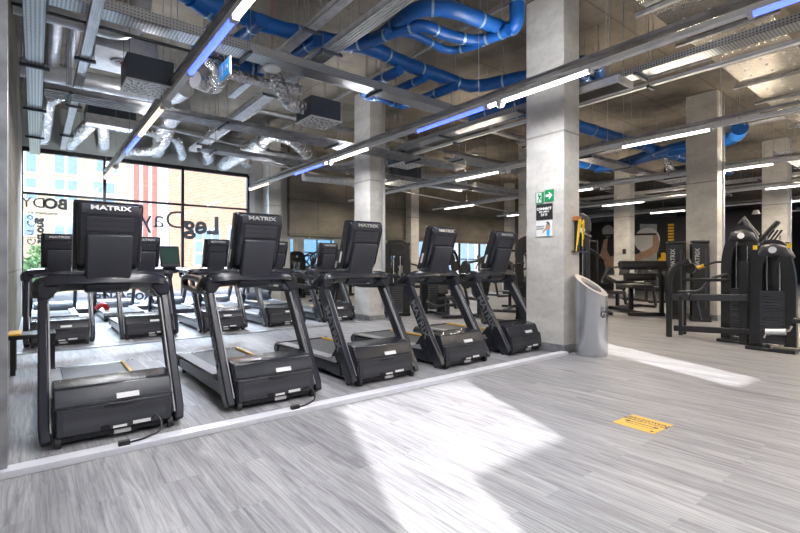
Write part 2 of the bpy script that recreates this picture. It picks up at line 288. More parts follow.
# street facade: bulkhead above the glass, concrete wall above the mirrors
WX0, WX1, WH = -.3, 5.5, 4.25
struct('wall_facade', MB().box(-.3, 5.55, YW-.05, YW+.3, WH+.05, HC), 'bulk', 'grey painted beam above the street windows')
struct('wall_far', wall_with_holes(YW, YW+.3, 5.55, X1, 0, HC, [(12.75, 18.35, .5, 2.33)]), 'plain', 'wall behind the mirrors')
area('window_daylight', (15.5, 15.32, 1.4), (0, -1, 0), 5.6, 1.8, 0, portal=True)
m = MB().box(12.75, 18.35, YW+.05, YW+.12, .5, .58).box(12.75, 18.35, YW+.05, YW+.12, 1.55, 1.6)
for k in range(5): m.box(12.75+1.39*k, 12.83+1.39*k, YW+.05, YW+.12, .5, 2.33)
struct('window_2', m, 'wframe', 'dark framed band of windows under the concrete wall right of the second pier')
for k in range(4): tag(obj('window_pane', MB().box(12.83+1.39*k, 14.14+1.39*k, YW+.08, YW+.09, .55, 2.33), 'glass', bpy.data.objects['window_2']))
struct('wall_panel', MB().box(6.9, X1, YW-.2, YW-.01, 2.33, HC), 'wallc', 'brown board-marked concrete wall above the mirror band')
# columns
def column(x, y, label, w=.42, d=.66, name='column'):
    m = MB().box(x, x+w, y, y+d, 0, HC); o = struct(name, m, 'col', label, bevel=.012); return o
column(6.04, 3.74, 'thick concrete column with the green exit sign, beside the silver bin')
column(6.04, 8.70, 'concrete column rising behind the third treadmill console')
column(12.43, 3.74, 'concrete column behind the two tall weight towers')
column(12.43, 8.70, 'concrete column hidden behind the exit-sign column')
column(18.82, 3.74, 'concrete column at the right behind the twin-arched machine')
column(18.82, 8.70, 'concrete column in front of the athlete wall print')
column(25.3, 3.74, 'distant concrete column at the right end'); 
for x, l in ((6.0, 'concrete pier at the right end of the street windows'), (12.1, 'second concrete pier on the mirrored wall'), (18.5, 'third concrete pier on the mirrored wall, by the exit-sign column')):
    column(x, YW-.55, l, .42, .53)
for x, y in ((12.43, 3.74), (18.82, 3.74), (6.04, 8.7)):
    tag(obj('conduit', MB().box(x+.34, x+.42, y-.03, y-.002, .3, HC), 'alu'), 'pale cable conduit running up the front of the %s' % {12.43: 'column behind the weight towers', 18.82: 'column behind the arched machine', 6.04: 'column behind the third treadmill'}[x], 'conduit')
for x, y, lab in ((6.04, 3.74, 'grey skirting around the foot of the exit-sign column'), (6.04, 8.7, 'grey skirting around the foot of the column behind the third treadmill'), (12.43, 3.74, 'grey skirting around the foot of the column behind the weight towers'), (18.82, 8.7, 'grey skirting around the foot of the column before the wall print')):
    tag(obj('baseboard_column', MB().box(x-.012, x+.432, y-.012, y+.672, 0, .13), 'galvd'), lab, 'skirting', kind='structure')
# street windows
m = MB()
m.box(WX0, WX1, YW-.05, YW+.05, 0, .12); m.box(WX0, WX1, YW-.06, YW+.06, WH-.06, WH+.05)
m.box(WX0, WX1, YW-.04, YW+.04, 3.10, 3.16)
for x in (WX0+.03, 1.5, 3.5, WX1): m.box(x-.035, x+.035, YW-.06, YW+.06, 0, WH)
fr = struct('window_1', m, 'wframe', 'black framed floor-to-beam street window')
xs = (WX0, 1.5, 3.5, WX1)
for i in range(3): obj('window_pane', MB().box(xs[i]+.03, xs[i+1]-.03, YW-.006, YW+.006, .1, WH-.05), 'glass', fr)
struct('trim_1', MB().box(WX1+.03, WX1+.2, YW-.12, YW+.1, 0, WH+.05), 'alu', 'pale aluminium strip at the right of the street window')
# lettering on the glass, read from the street
def film(body, px, py, size, rot=0, bold=0, cat='lettering', label='', sx=1):
    p = PY(px, py, YW-.03); R = (-1, 0, 0); U = (0, 0, 1)
    if rot: R, U = (0, 0, 1), (1, 0, 0)
    o = text('window_lettering', body, size, 'letter', (p.x, YW-.035, p.z), R, U, ext=.001, bold=bold, mirror=False, sx=sx); tag(o, label, 'lettering')
film('BO', 55.5, 204.5, .37, bold=.016, label='bold mirror-written BO at the top left of the street window', sx=1.0)
film('DY', 33.5, 203, .37, bold=.0, label='thin mirror-written DY beside the bold BO on the window', sx=1.0)
film('MANUFAKTURA', 43, 213.5, .085, label='tiny mirror-written line under the BODY lettering', bold=.003)
film('strong', 41.5, 231, .25, rot=1, bold=.012, label='bold vertical word strong on the window below the bold BO')
film('Girl Co', 31, 230, .25, rot=1, label='thin vertical word below the thin DY on the window')
film('Leg', 202, 226, .76, bold=.026, label='bold mirror-written Leg on the right street window pane')
film('Day', 163, 220, .76, bold=-.004, label='thin mirror-written Day on the middle street window pane')
film('LESS', 113, 290, .26, bold=.015, label='mirror-written LESS low on the glass behind the treadmills')
film('ARROGANCE', 131, 297, .28, bold=.012, label='mirror-written ARROGANCE low on the glass behind the treadmills')
film('more', 135, 303, .12, bold=.008, label='small mirror-written word under ARROGANCE on the glass')
# mirrors on the far wall
for i, x in enumerate([7.0+1.25*k for k in range(22)]):
    if x+1.2 < 12.05 or x > 18.95:
        tag(obj('wall_mirror', MB().box(x, x+1.235, YW-.03, YW-.005, .12, 2.3), 'mirror'), 'tall frameless wall mirror panel below the brown concrete wall', 'mirror', 'mirror panels along the far wall')
# left aluminium post and kerbs
struct('trim_2', MB().box(-.36, -.135, 3.72, 3.86, 0, HC), 'galvd', 'grey aluminium post at the very left edge')
struct('trim_3', MB().box(-.5, 6.03, 3.66, 3.78, 0, .045), 'kerb', 'silver aluminium step edge in front of the treadmills', bevel=.004)
struct('trim_4', MB().box(-.26, 6.9, 8.62, 8.8, 0, .012), 'alu', 'grey floor strip between the treadmill rows')
# dark wall with the wall print
struct('wall_dark', MB().box(24, 24.2, 5.4, YW-.25, 0, 3.62), 'dwall', 'black partition wall carrying the athlete print')
struct('floor_mat', MB().box(17.5, 24, 5.0, 14.7, 0, .012), 'rubber', 'dark rubber floor area in front of the black wall')
# ================================================================ outside the windows
struct('ground', MB().box(-40, 80, YW+.3, 60, -.3, -.12), 'pave', 'pale street paving outside the windows')
struct('ground_back', MB().box(-40, 80, -60, YB-.3, -.3, -.12), 'pave', 'paving outside the wall behind the viewpoint')
bld = thing('beige_building', 'beige rendered building with small windows across the street, seen through the left panes', 'building', (0, 30, 0))
obj('facade', MB().box(-12, 4.3, 0, 1, -.12, 13), 'beige', bld); obj('ledge', MB().box(-12, 4.3, -.12, 0, 5.0, 5.25), 'wht', bld)
for px, py in ((24, 161), (66, 164), (107, 163), (24, 188), (66, 190), (104, 192), (66, 226), (98, 228), (22, 224), (66, 262), (98, 262)):
    p = PY(px, py, 30); f = obj('window', MB().box(p.x-.55, p.x+.55, -.06, .02, p.z-.62, p.z+.62), 'wht', bld)
    for a in (-.28, .28): obj('pane', MB().box(p.x+a-.2, p.x+a+.2, -.075, -.05, p.z-.52, p.z+.52), 'pane2', f)
bay = thing('striped_bay_building', 'narrow red and white striped building front across the street', 'building', (0, 29.4, 0))
obj('facade', MB().box(4.3, 6.1, 0, 1, -.12, 13), 'wht', bay)
for k, x in enumerate((4.32, 4.78, 5.24)): obj('pilaster', MB().box(x, x+.24, -.12, 0, -.12, 13), 'redst', bay)
bb = thing('brick_building', 'orange brick building with white windows across the street, seen through the right panes', 'building', (0, 29, 0))
obj('facade', MB().box(6.1, 22, 0, 1, -.12, 13), 'brick', bb)
for px, py in ((207, 247), (240, 247)):
    p = PY(px, py, 29); f = obj('window', MB().box(p.x-.8, p.x+.8, -.08, .02, p.z-1.2, p.z+1.2), 'wht', bb)
    for a in (-.5, 0, .5):
        for b in (-.75, 0, .75): obj('pane', MB().box(p.x+a-.2, p.x+a+.2, -.095, -.07, p.z+b-.32, p.z+b+.32), 'pane2', f)
pb = thing('pale_blue_building', 'pale glass-fronted building seen through the windows under the concrete wall', 'building', (0, 29.5, 0))
obj('facade', MB().box(22, 60, 0, 1, -.12, 13), 'wht', pb)
for k in range(11):
    f = obj('window', MB().box(22.8+2.6*k, 24.6+2.6*k, -.06, 0, .4, 4.2), 'pane2', pb); obj('glazing_bar', MB().box(23.65+2.6*k, 23.75+2.6*k, -.1, -.06, .4, 4.2), 'wht', f)
obj('red_fascia', MB().box(22, 60, -.1, 0, 4.3, 4.6), 'redst', pb)
def bush(px, Y, h, r, label):
    p = PY(px, 265, Y); t = thing('street_shrub', label, 'shrub', (p.x, Y, -.12)); rnd = random.Random(px); m = MB()
    for i in range(700):
        a = rnd.uniform(0, 6.28); rr = r*math.sqrt(rnd.random()); z = h*(.2+.8*rnd.random()); k = 1-.5*abs(z/h-.5)
        c = Vector((rr*math.cos(a)*k, rr*math.sin(a)*k, z)); u = Vector((rnd.uniform(-1, 1), rnd.uniform(-1, 1), rnd.uniform(-1, 1))).normalized()*.09; v = u.cross(Vector((rnd.random(), rnd.random(), 1))).normalized()*.06
        m.add([c-u, c+v, c+u, c-v], [(0, 1, 2, 3)])
    obj('foliage', m, 'bush', t); obj('stem', MB().tube([(0, 0, 0), (0, 0, h*.7)], .05), 'bark', t)
bush(30, 22, 1.7, .9, 'leafy green shrub outside the left street pane'); bush(278, 17, 1.3, .5, 'low bright green shrub outside behind the second treadmill'); bush(42, 24, 2.2, .6, 'taller leafy shrub outside beside the left shrub')
# ================================================================ CEILING SERVICES
def light_line(X, y0, y1, segs, label, z=3.6):
    t = thing('linear_light', label, 'light', (X, 0, z))
    wc = (.97, .97, 1) if X < 6 else (1, .86, .68)
    obj('trunking', MB().box(-.042, .042, y0, y1, 0, .06), 'trunk', t, bevel=.004)
    obj('cable_channel', MB().box(-.06, .06, y0+.3, y1-.3, .11, .15), 'galvd', t)
    y = y0+.4
    while y < y1: rods(t, [(0, y, .06)], HC-z, .004, name='hanger_wire'); y += 1.9
    for a, b, k in segs:
        a, b = min(a, b), max(a, b)
        m = MB().sweep([(0, a+.03, 0), (0, b-.03, 0)], [(.032, -.002), (.028, -.026), (.012, -.038), (-.012, -.038), (-.028, -.026), (-.032, -.002)])
        obj('light_tube', m, {'w': 'led', 'b': 'ledb', 'o': 'ledw'}[k], t, label={'w': 'white lit tube', 'b': 'blue lit tube', 'o': 'warm white lit tube'}[k])
        for c in (a+.01, b-.01): place('end_cap', 'cap', lambda: MB().box(-.034, .034, -.02, .02, -.04, 0), 'white', t, Matrix.Translation((0, c, 0)))
        if k != 'b':
            L = area('tube_lamp', (X, (a+b)/2, z-.045), (0, 0, -1), b-a, .05, LED_W*(b-a)/1.5, wc); L.rotation_euler = (0, 0, math.pi/2)
            L = area('ceiling_fill_lamp', (X, (a+b)/2, z+.16), (0, 0, 1), b-a, .05, LED_W*.42*(b-a)/1.5, wc); L.rotation_euler = (math.pi, 0, math.pi/2)  # added upward lamp with no fitting of its own, brightens the ceiling
    for a, b, k in segs[1::2]: obj('sensor_head', MB().tube([(0, min(a, b)-.25, 0), (0, min(a, b)-.25, -.05), (0, min(a, b)-.25, -.09)], .06, 14, scales=[1, 1, .6]), 'white', t)
    return t
LZ = 3.57
light_line(1.43, -3.5, 14.2, [(-3, -1.5, 'w'), (-1, .5, 'w'), (1, 2.6, 'w'), (2.7, 4.22, 'w'), (4.24, 5.78, 'b'), (7.24, 9.07, 'o'), (9.09, 10.6, 'b'), (12.4, 14.1, 'o')], 'hanging light line nearest the left, ending at the street window mullion', LZ)
light_line(5.05, -3.5, 13.6, [(-3, -1.5, 'w'), (-.8, 1.27, 'b'), (2.77, 4.33, 'w'), (4.35, 5.88, 'b'), (7.27, 9.02, 'w'), (9.04, 10.53, 'b'), (12.08, 13.58, 'o')], 'long hanging light line crossing in front of the exit-sign column', LZ)
light_line(8.8, -3.5, 14, [(-3, -.5, 'w'), (0, 1.4, 'w'), (2.72, 4.22, 'w'), (7.16, 8.64, 'w'), (11.9, 13.4, 'w')], 'hanging light line crossing in front of the column behind the weight towers', LZ)
light_line(12.9, -3.5, 14, [(-3, -.5, 'w'), (0, 1.4, 'w'), (2.78, 4.3, 'w'), (7.0, 8.5, 'w'), (11.68, 13.29, 'w')], 'third hanging light line from the exit-sign column', LZ)
light_line(17.0, -3.5, 14, [(-3, -.5, 'w'), (1.6, 3.9, 'w'), (7.33, 8.91, 'w'), (12.6, 13.43, 'w')], 'fourth hanging light line from the exit-sign column, above the far machines', LZ)
light_line(21.0, -3.5, 14, [(0, 1.5, 'w'), (2.6, 4.3, 'w'), (7.43, 8.84, 'w')], 'hanging light line nearest in front of the black wall', LZ)
light_line(25.2, -3.5, 5, [(1.6, 3.2, 'w'), (-1, .5, 'w')], 'distant hanging light line beyond the black wall', LZ)
light_line(29.2, -3.5, 5, [(1.9, 3.5, 'w')], 'second distant hanging light line beyond the black wall', LZ)
light_line(33.2, -3.5, 5, [(1.9, 3.8, 'w')], 'farthest hanging light line beyond the black wall', LZ)
def tray(axis, c, z, a, b, wd, h, label, m='perf', slats=False, hang=2.2, cat='cable tray'):
    t = thing('cable_tray', label, cat)
    mb = MB()
    def bx(u0, u1, v0, v1, z0, z1): mb.box(*((u0, u1, v0, v1) if axis == 'x' else (v0, v1, u0, u1)), z0, z1)
    bx(a, b, c-wd/2, c+wd/2, z, z+.006); bx(a, b, c-wd/2, c-wd/2+.006, z, z+h); bx(a, b, c+wd/2-.006, c+wd/2, z, z+h)
    if slats:
        k = 5
        for i in range(k): bx(a, b, c-wd/2+wd*(i+.2)/k, c-wd/2+wd*(i+.6)/k, z-.016, z)
    obj('channel', mb, m, t)
    u = a+.3
    while u < b:
        q = Matrix.Translation((u, c, z-.025) if axis == 'x' else (c, u, z-.025)) @ (Matrix.Identity(4) if axis == 'x' else Matrix.Rotation(math.pi/2, 4, 'Z')) @ Matrix.Diagonal((1, wd+.12, 1, 1))
        place('bracket', 'brk', lambda: MB().box(-.02, .02, -.5, .5, -.02, .02), 'darkgrey', t, q)
        for s in (-1, 1):
            p = (u, c+s*(wd/2+.04)) if axis == 'x' else (c+s*(wd/2+.04), u); rods(t, [(p[0], p[1], z-.04)])
        u += hang
    return t
tray('x', 6.35, 4.2308, -.2, 6.3, .30, .13, 'wide perforated cable tray running diagonally above the treadmills')
tray('y', -.005, 4.0, 3.2, 14.3, .20, .06, 'perforated cable tray nearest the left edge, below the ceiling')
tray('y', .50, 3.95, 4.6, 13.0, .11, .07, 'narrow ribbed cable channel left of the hanging light line', 'galv', True)
tray('x', 8.3, 3.78, .1, 8.6, .42, .07, 'ribbed metal tray crossing behind the boxed diffusers', 'galvd', True)
tray('y', 7.5, 4.3077, .8, 12.6, .30, .1, 'long perforated tray running from upper right towards the middle of the room', 'perf')
tray('y', 7.86, 4.22, .8, 12.6, .09, .05, 'slim pale channel beside the long perforated tray at upper right', 'trunk')
tray('y', 2.98, 4.55, 3.2, 9.0, .14, .07, 'slim silver tray behind the main blue pipe', 'galv', True)
tray('y', 3.42, 4.45, 3.4, 13.5, .22, .08, 'silver double-rail tray leading to the window elbow duct', 'galv', True)
tray('x', 11.3, 4.0, 3.0, 22, .4, .08, 'distant metal tray crossing above the second treadmill row', 'galvd', True)
tray('x', 6.6, 4.2, 9.0, 23, .45, .08, 'metal tray crossing behind the column with weight towers', 'galvd', True)
tray('y', 10.7, 4.1, 2.5, 14.0, .3, .08, 'metal tray between the second and third distant light lines', 'galv', True)
tray('y', 15.0, 4.0, 1.0, 14.0, .35, .08, 'metal tray above the bench machines', 'galv', True)
tray('x', 3.0, 4.1, 14.5, 30, .35, .08, 'metal tray at the far upper right behind the foil duct', 'galv', True)
tray('y', 19.9, 4.3, 0, 14.0, .35, .08, 'metal tray above the dark rubber floor', 'galv', True)
tray('x', 9.6, 4.4231, 9.5, 23, .4, .1, 'perforated tray beside the far blue pipes', 'perf', True)
def pipe(name, pts, r, m, label, cat, rad=.3, clamps=0, parent=None, seg=14):
    path = fillet(pts, rad, 6); sc = None
    if clamps:                                       # soft bulging insulation sleeves
        q = [path[0]]
        for p_ in path[1:]:
            n = max(1, int((p_-q[-1]).length/.11)); a = q[-1]; q += [a.lerp(p_, (k+1)/n) for k in range(n)]
        path = q; rnd = random.Random(int(r*1e4)+len(q)); sc = [1+rnd.uniform(-.045, .055) for _ in q]
    if clamps:
        t = thing(name, label, cat); obj('pipe_run', MB().tube(path, r, seg, sc), m, t, sharp=60)
        for i in range(len(pts)-1):
            a, b = Vector(pts[i]), Vector(pts[i+1]); n = max(1, int((b-a).length/clamps))
            for k in range(n):
                c = a.lerp(b, (k+.5)/n); rings('clamp', [(c, b-a, r*1.07, .035)], 'bclamp', t)
                if abs((b-a).normalized().z) < .8: rods(t, [(c.x, c.y, c.z+r)])
        return t
    o = obj(name, MB().tube(path, r, seg), m, parent, sharp=60)
    if not parent: tag(o, label, cat)
    return o
# blue insulated pipes
B = lambda L, z: [P(x, y, z if len(q) == 0 else q[0]) for x, y, *q in L]
pipe('blue_pipe', B([(150, -22), (190, -4), (262, 24), (330, 42), (372, 47)], 4.75)+B([(372, 47), (400, 62), (440, 76), (470, 88), (540, 74), (585, 62)], 4.75)[1:], .118, 'blue', 'longest thick blue pipe running from top left to the exit-sign column', 'pipe', .35, 1.1)
pipe('blue_pipe', B([(340, 45), (378, 40), (415, 8), (450, 8), (508, 31), (517, 24)], 4.72)+[P(517, 24, 4.72)+Vector((0, 0, .6))], .105, 'blue', 'thick blue pipe arching up beside the exit-sign column top', 'pipe', .3, 1.0)
pipe('blue_pipe', B([(372, 40), (400, 30), (422, 24), (448, 36), (478, 41), (496, 36), (508, 30)], 4.62), .082, 'blue', 'middle blue pipe curving below the thick arching one', 'pipe', .3, 1.0)
pipe('blue_pipe', B([(385, 31), (412, 33), (448, 52), (475, 46), (492, 38)], 4.62), .058, 'blue', 'thin blue pipe looping lowest beside the arching pipes', 'pipe', .25, .9)
pipe('blue_pipe', B([(400, 70), (372, 84), (362, 92), (370, 97)], 4.55)+B([(382, 97), (400, 106), (420, 100), (455, 86)], 4.5), .085, 'blue', 'blue pipe loop above the column behind the third treadmill', 'pipe', .25, .9)
pipe('blue_pipe', B([(367, 93), (385, 96), (405, 86), (425, 78)], 4.5), .07, 'blue', 'thin blue branch beside the blue pipe loop', 'pipe', .2, .9)
pipe('blue_pipe', B([(190, -2), (222, 20), (212, 34), (196, 48)], 4.7)+B([(215, 62), (240, 66), (262, 72)], 4.6), .11, 'blue', 'short blue pipe bending behind the left hanging light', 'pipe', .3, .8)
pipe('blue_pipe', B([(262, 20), (244, 36), (232, 42)], 4.62), .085, 'blue', 'short blue branch pipe near the round hanging speaker', 'pipe', .2, .8)
pipe('blue_pipe', B([(318, 40), (300, 52), (288, 55)], 4.62), .085, 'blue', 'short blue stub pipe right of the hanging speaker', 'pipe', .2, .8)
pipe('blue_pipe', B([(470, 118), (505, 108), (530, 100)], 4.5), .09, 'blue', 'blue pipe short run left of the exit-sign column', 'pipe', .2, .9)
pipe('blue_pipe', B([(478, 124), (505, 118), (530, 112)], 4.5), .07, 'blue', 'thin blue pipe lowest left of the exit-sign column', 'pipe', .2, .9)
pipe('blue_pipe', B([(570, 70), (598, 84), (600, 72), (596, 60)], 4.7), .09, 'blue', 'hooked blue pipe right of the exit-sign column top', 'pipe', .25, .8)
pipe('blue_pipe', B([(570, 85), (588, 92), (598, 84)], 4.6), .08, 'blue', 'blue elbow pipe right of the exit-sign column', 'pipe', .25, .8)
pipe('blue_pipe', B([(560, 120), (620, 139), (690, 160), (730, 172)], 4.45), .13, 'blue', 'straight blue pipe running behind the column with weight towers', 'pipe', .3, 1.4)
pipe('blue_pipe', B([(560, 158), (610, 168), (650, 155), (690, 146), (735, 138), (740, 128)], 4.5), .17, 'blue', 'thick far blue pipe ending in a round bend right of the weight tower column', 'pipe', .4, 1.6)
pipe('blue_pipe', B([(596, 170), (640, 160), (675, 146), (700, 142)], 4.35), .10, 'blue', 'far blue pipe just below the thick far one', 'pipe', .3, 1.6)
pipe('blue_pipe', B([(582, 150), (597, 148), (612, 138)], 4.4), .10, 'blue', 'short blue pipe crossing right of the exit-sign column', 'pipe', .3, 1.6)
# silver and foil ducts
def flex(pts, r, label, rad=.3):
    t = thing('foil_duct', label, 'duct'); path = fillet([Vector(p) for p in pts], rad, 6); obj('sleeve', MB().tube(path, r, 16), 'foil', t, sharp=60)
    rings('band', [(path[0], path[1]-path[0], r*1.05, .04), (path[-1], path[-1]-path[-2], r*1.05, .04)], 'galv', t)
    for k in range(1, len(pts)):
        c = (Vector(pts[k-1])+Vector(pts[k]))/2; rings('band', [(c, Vector(pts[k])-Vector(pts[k-1]), r*1.04, .03)], 'galv', t)
        if k == 1: rods(t, [(c.x, c.y, c.z+r*.9)])
    return t
YF = YW-.10
def toward(px, py, pts, r, label): e = PY(px, py, YF); return flex([Vector(p) for p in pts]+[Vector((e.x, YF-.35, e.z)), e], r, label, .35)
flex([PY(125, 75, 12.2), PY(60, 92, 12.2), PY(46, 100, 12.6), PY(42, 138, 14.4)], .17, 'foil duct elbow dropping to the window beam at the far left')
toward(70, 146, [PY(92, 122, 13.2)], .15, 'slanting foil duct left below the silver fan unit')
toward(103, 147, [PY(103, 122, 13.2)], .14, 'vertical-looking foil duct below the silver fan unit')
flex([PY(118, 127, 13.2), PY(140, 131, 13.2), PY(160, 134, 13.3)], .10, 'thin foil duct to the right of the silver fan unit')
toward(127, 153, [PY(170, 128, 12.8), PY(165, 145, 13.2), PY(150, 152, 13.8)], .12, 'curved foil duct meeting the hanging light above the window')
toward(156, 153, [PY(182, 108, 11.5), PY(160, 134, 13.4)], .17, 'foil duct behind the left hanging light')
toward(180, 158, [PY(160, 138, 13.3), PY(176, 137, 13.5)], .12, 'hooked foil duct right of the window mullion')
toward(206, 160, [PY(262, 100, 9.5), PY(204, 141, 12.8)], .16, 'bent foil duct above the right street pane')
toward(223, 164, [PY(262, 142, 12.5)], .22, 'thick straight foil duct right above the street window end')
flex([PY(262, 142, 12.5), PY(272, 133, 12), PY(293, 140, 12), PY(307, 154, 12.4)], .17, 'foil duct curving down beside the concrete pier')
toward(246, 165, [PY(238, 158, 14)], .13, 'short foil duct stub at the right end of the window beam')
t = thing('fan_coil_unit', 'dark ceiling fan unit with a silver outlet box above the street window', 'air unit')
p = PY(86, 110, 12.9); obj('casing', MB().box(.95, 1.95, 12.9, 13.9, 4.75, 5.15), 'darkgrey', t, bevel=.01); obj('outlet_box', MB().box(.9, 2.05, 12.6, 12.9, 4.55, 4.78), 'galv', t, bevel=.01)
rods(t, [(1.0, 13, 5.15), (1.9, 13, 5.15)])
# spiral ducts along X on the left
def spiral(pts, r, label):
    t = thing('spiral_duct', label, 'duct'); path = fillet(pts, .35, 6); obj('tube_body', MB().tube(path, r, 18), 'galv', t, sharp=60)
    for i in range(len(pts)-1):
        a, b = Vector(pts[i]), Vector(pts[i+1]); n = max(1, int((b-a).length/.45))
        rings('seam_ring', [(a.lerp(b, (k+.5)/n), b-a, r*1.03, .02) for k in range(n)], 'galv', t, 18)
    for a in (Vector(pts[0]).lerp(Vector(pts[1]), .2), Vector(pts[0]).lerp(Vector(pts[1]), .8)): rods(t, [(a.x, a.y, a.z+r)])
    return t
spiral([(-.2, 6.9, 4.33), (1.05, 6.9, 4.33), (1.15, 6.9, 5.3)], .13, 'bright spiral duct with an elbow at the upper left')
spiral([(-.2, 9.9, 4.6), (2.1, 9.9, 4.6), (2.2, 9.2, 4.6)], .16, 'spiral duct below the metal sheet at the upper left')
spiral([(.22, 6.0, 4.75), (.22, 10.3, 4.75)], .10, 'short duct behind the perforated tray at top left')
spiral([(.46, 6.0, 4.78), (.46, 10.3, 4.78)], .07, 'thin duct beside the short one at top left')
flex([P(196, 80, 4.3), P(215, 88, 4.3), P(222, 70, 4.35), P(212, 60, 4.5)], .13, 'short crinkled foil duct under the blue pipes', .3)
flex([P(215, 70, 4.3), P(262, 82, 4.3), P(300, 90, 4.3)], .08, 'long thin foil duct behind the perforated tray', .3)
t = thing('metal_plenum', 'bright sheet-metal plenum with a round outlet above the first treadmill', 'air unit')
obj('sheet_box', MB().box(.62, 1.35, 7.2, 8.1, 4.2, 4.42), 'galv', t, bevel=.008); obj('collar', MB().ring((.98, 7.6, 4.19), (0, 0, 1), .15, .03, 20), 'alu', t); obj('grille', MB().ring((.98, 7.6, 4.172), (0, 0, 1), .10, .01, 20), 'galvd', t)
rings('red_valve', [((.96, 7.55, 4.16), (0, 0, 1), .025, .02), ((1.02, 7.62, 4.16), (0, 0, 1), .025, .02)], 'red', t); rods(t, [(.65, 7.25, 4.4), (1.3, 8.0, 4.4)])
def diffuser(x, y, z, w, h, label, rz=0, neck=True):
    t = thing('swirl_diffuser_box', label, 'air diffuser', (x, y, z), rz)
    obj('box', MB().box(0, w, 0, w, .02, h), 'darkgrey', t, bevel=.006); obj('face_plate', MB().box(-.01, w+.01, -.01, w+.01, 0, .02), 'signw', t)
    m = MB(); c = w/2
    for ring, (r0, r1, n) in enumerate(((.05, .10, 8), (.12, .18, 12), (.20, .26, 16))):
        for k in range(n):
            a = 2*math.pi*(k+.5*ring)/n; b = a+.28
            if ring == 2 and k % 1: continue
            m.beam([(c+r0*math.cos(a)*w/.54, c+r0*math.sin(a)*w/.54, -.002), (c+r1*math.cos(b)*w/.54, c+r1*math.sin(b)*w/.54, -.002)], .011, .004)
    for sx in (-1, 1):
        for sy in (-1, 1): m.beam([(c+sx*.2*w/.54, c+sy*.2*w/.54, -.002), (c+sx*.245*w/.54, c+sy*.245*w/.54, -.002)], .018, .004)
    obj('slot_pattern', m, 'black', t)
    rods(t, [(a, b, h) for a in (.03, w-.03) for b in (.03, w-.03)], HC-z)
    if neck: obj('duct_neck', MB().tube(fillet([(0, w/2, h*.6), (-.28, w/2, h*.6), (-.5, w/2+.1, h+.45)], .2), .11, 14), 'foil', t)
    return t
diffuser(.90, 6.62, 3.64, .54, .34, 'boxed swirl diffuser left of the blue hanging light above the first treadmill', neck=False)
diffuser(3.42, 6.55, 3.66, .54, .34, 'boxed swirl diffuser with foil neck above the second treadmill')
q = PY(404, 150, 9.3); diffuser(q.x, 9.3, 4.0, .7, .42, 'boxed swirl diffuser partly hidden by the long light line beside the tall column')
diffuser(8.9, 11.2, 3.95, .9, .5, 'larger grey diffuser box left of the exit-sign column', neck=True)
diffuser(7.0, 4.6, 3.42, .5, .4, 'dark diffuser box right beside the exit-sign column', neck=False)
diffuser(15.2, 5.4, 3.9, .6, .4, 'distant diffuser box above the weight towers')
spiral([(7.9, 12.0, 4.35), (12.5, 12.0, 4.35)], .3, 'big round duct left of the exit-sign column')
spiral([(6.4, 12.8, 4.0), (8.2, 12.6, 4.0), (8.5, 12.6, 3.6)], .13, 'bent bright duct under the distant tray above the fourth treadmill')
# foil-faced flat duct at the upper right
t = thing('flat_foil_duct', 'wide flat foil-faced duct running across the upper right ceiling', 'duct')
obj('duct_body', MB().box(4.4, 15, 1.72, 2.72, 4.70, 5.05), 'foilb', t, bevel=.01)
k = 5.0
while k < 15:
    place('support_rail', 'sr', lambda: MB().box(-.03, .03, 1.6, 2.86, 4.64, 4.69), 'galvd', t, Matrix.Translation((k, 0, 0))); rods(t, [(k, 1.63, 4.66), (k, 2.83, 4.66)])
    for a in (.3, .65, 1.0):
        for b in (1.9, 2.2, 2.5): rings('insulation_pin', [((k+a, b, 4.695), (0, 0, 1), .02, .012)], 'galv', t, 8)
    k += 1.35
t = thing('channel_frame', 'black and white rectangular channel frame hanging left of the upper right tray', 'cable tray')
a, b = PX(578, 112, 6.9), PX(650, 90, 6.9)
obj('channel', MB().box(6.55, 6.9, 3.2, 4.3, 3.93, 3.99), 'black', t); obj('rim', MB().box(6.5, 6.55, 3.2, 4.3, 3.92, 4.02).box(6.9, 6.95, 3.2, 4.3, 3.92, 4.02).box(6.5, 6.95, 3.16, 3.2, 3.92, 4.02), 'galv', t)
rods(t, [(6.52, 3.3, 4), (6.93, 3.3, 4)])
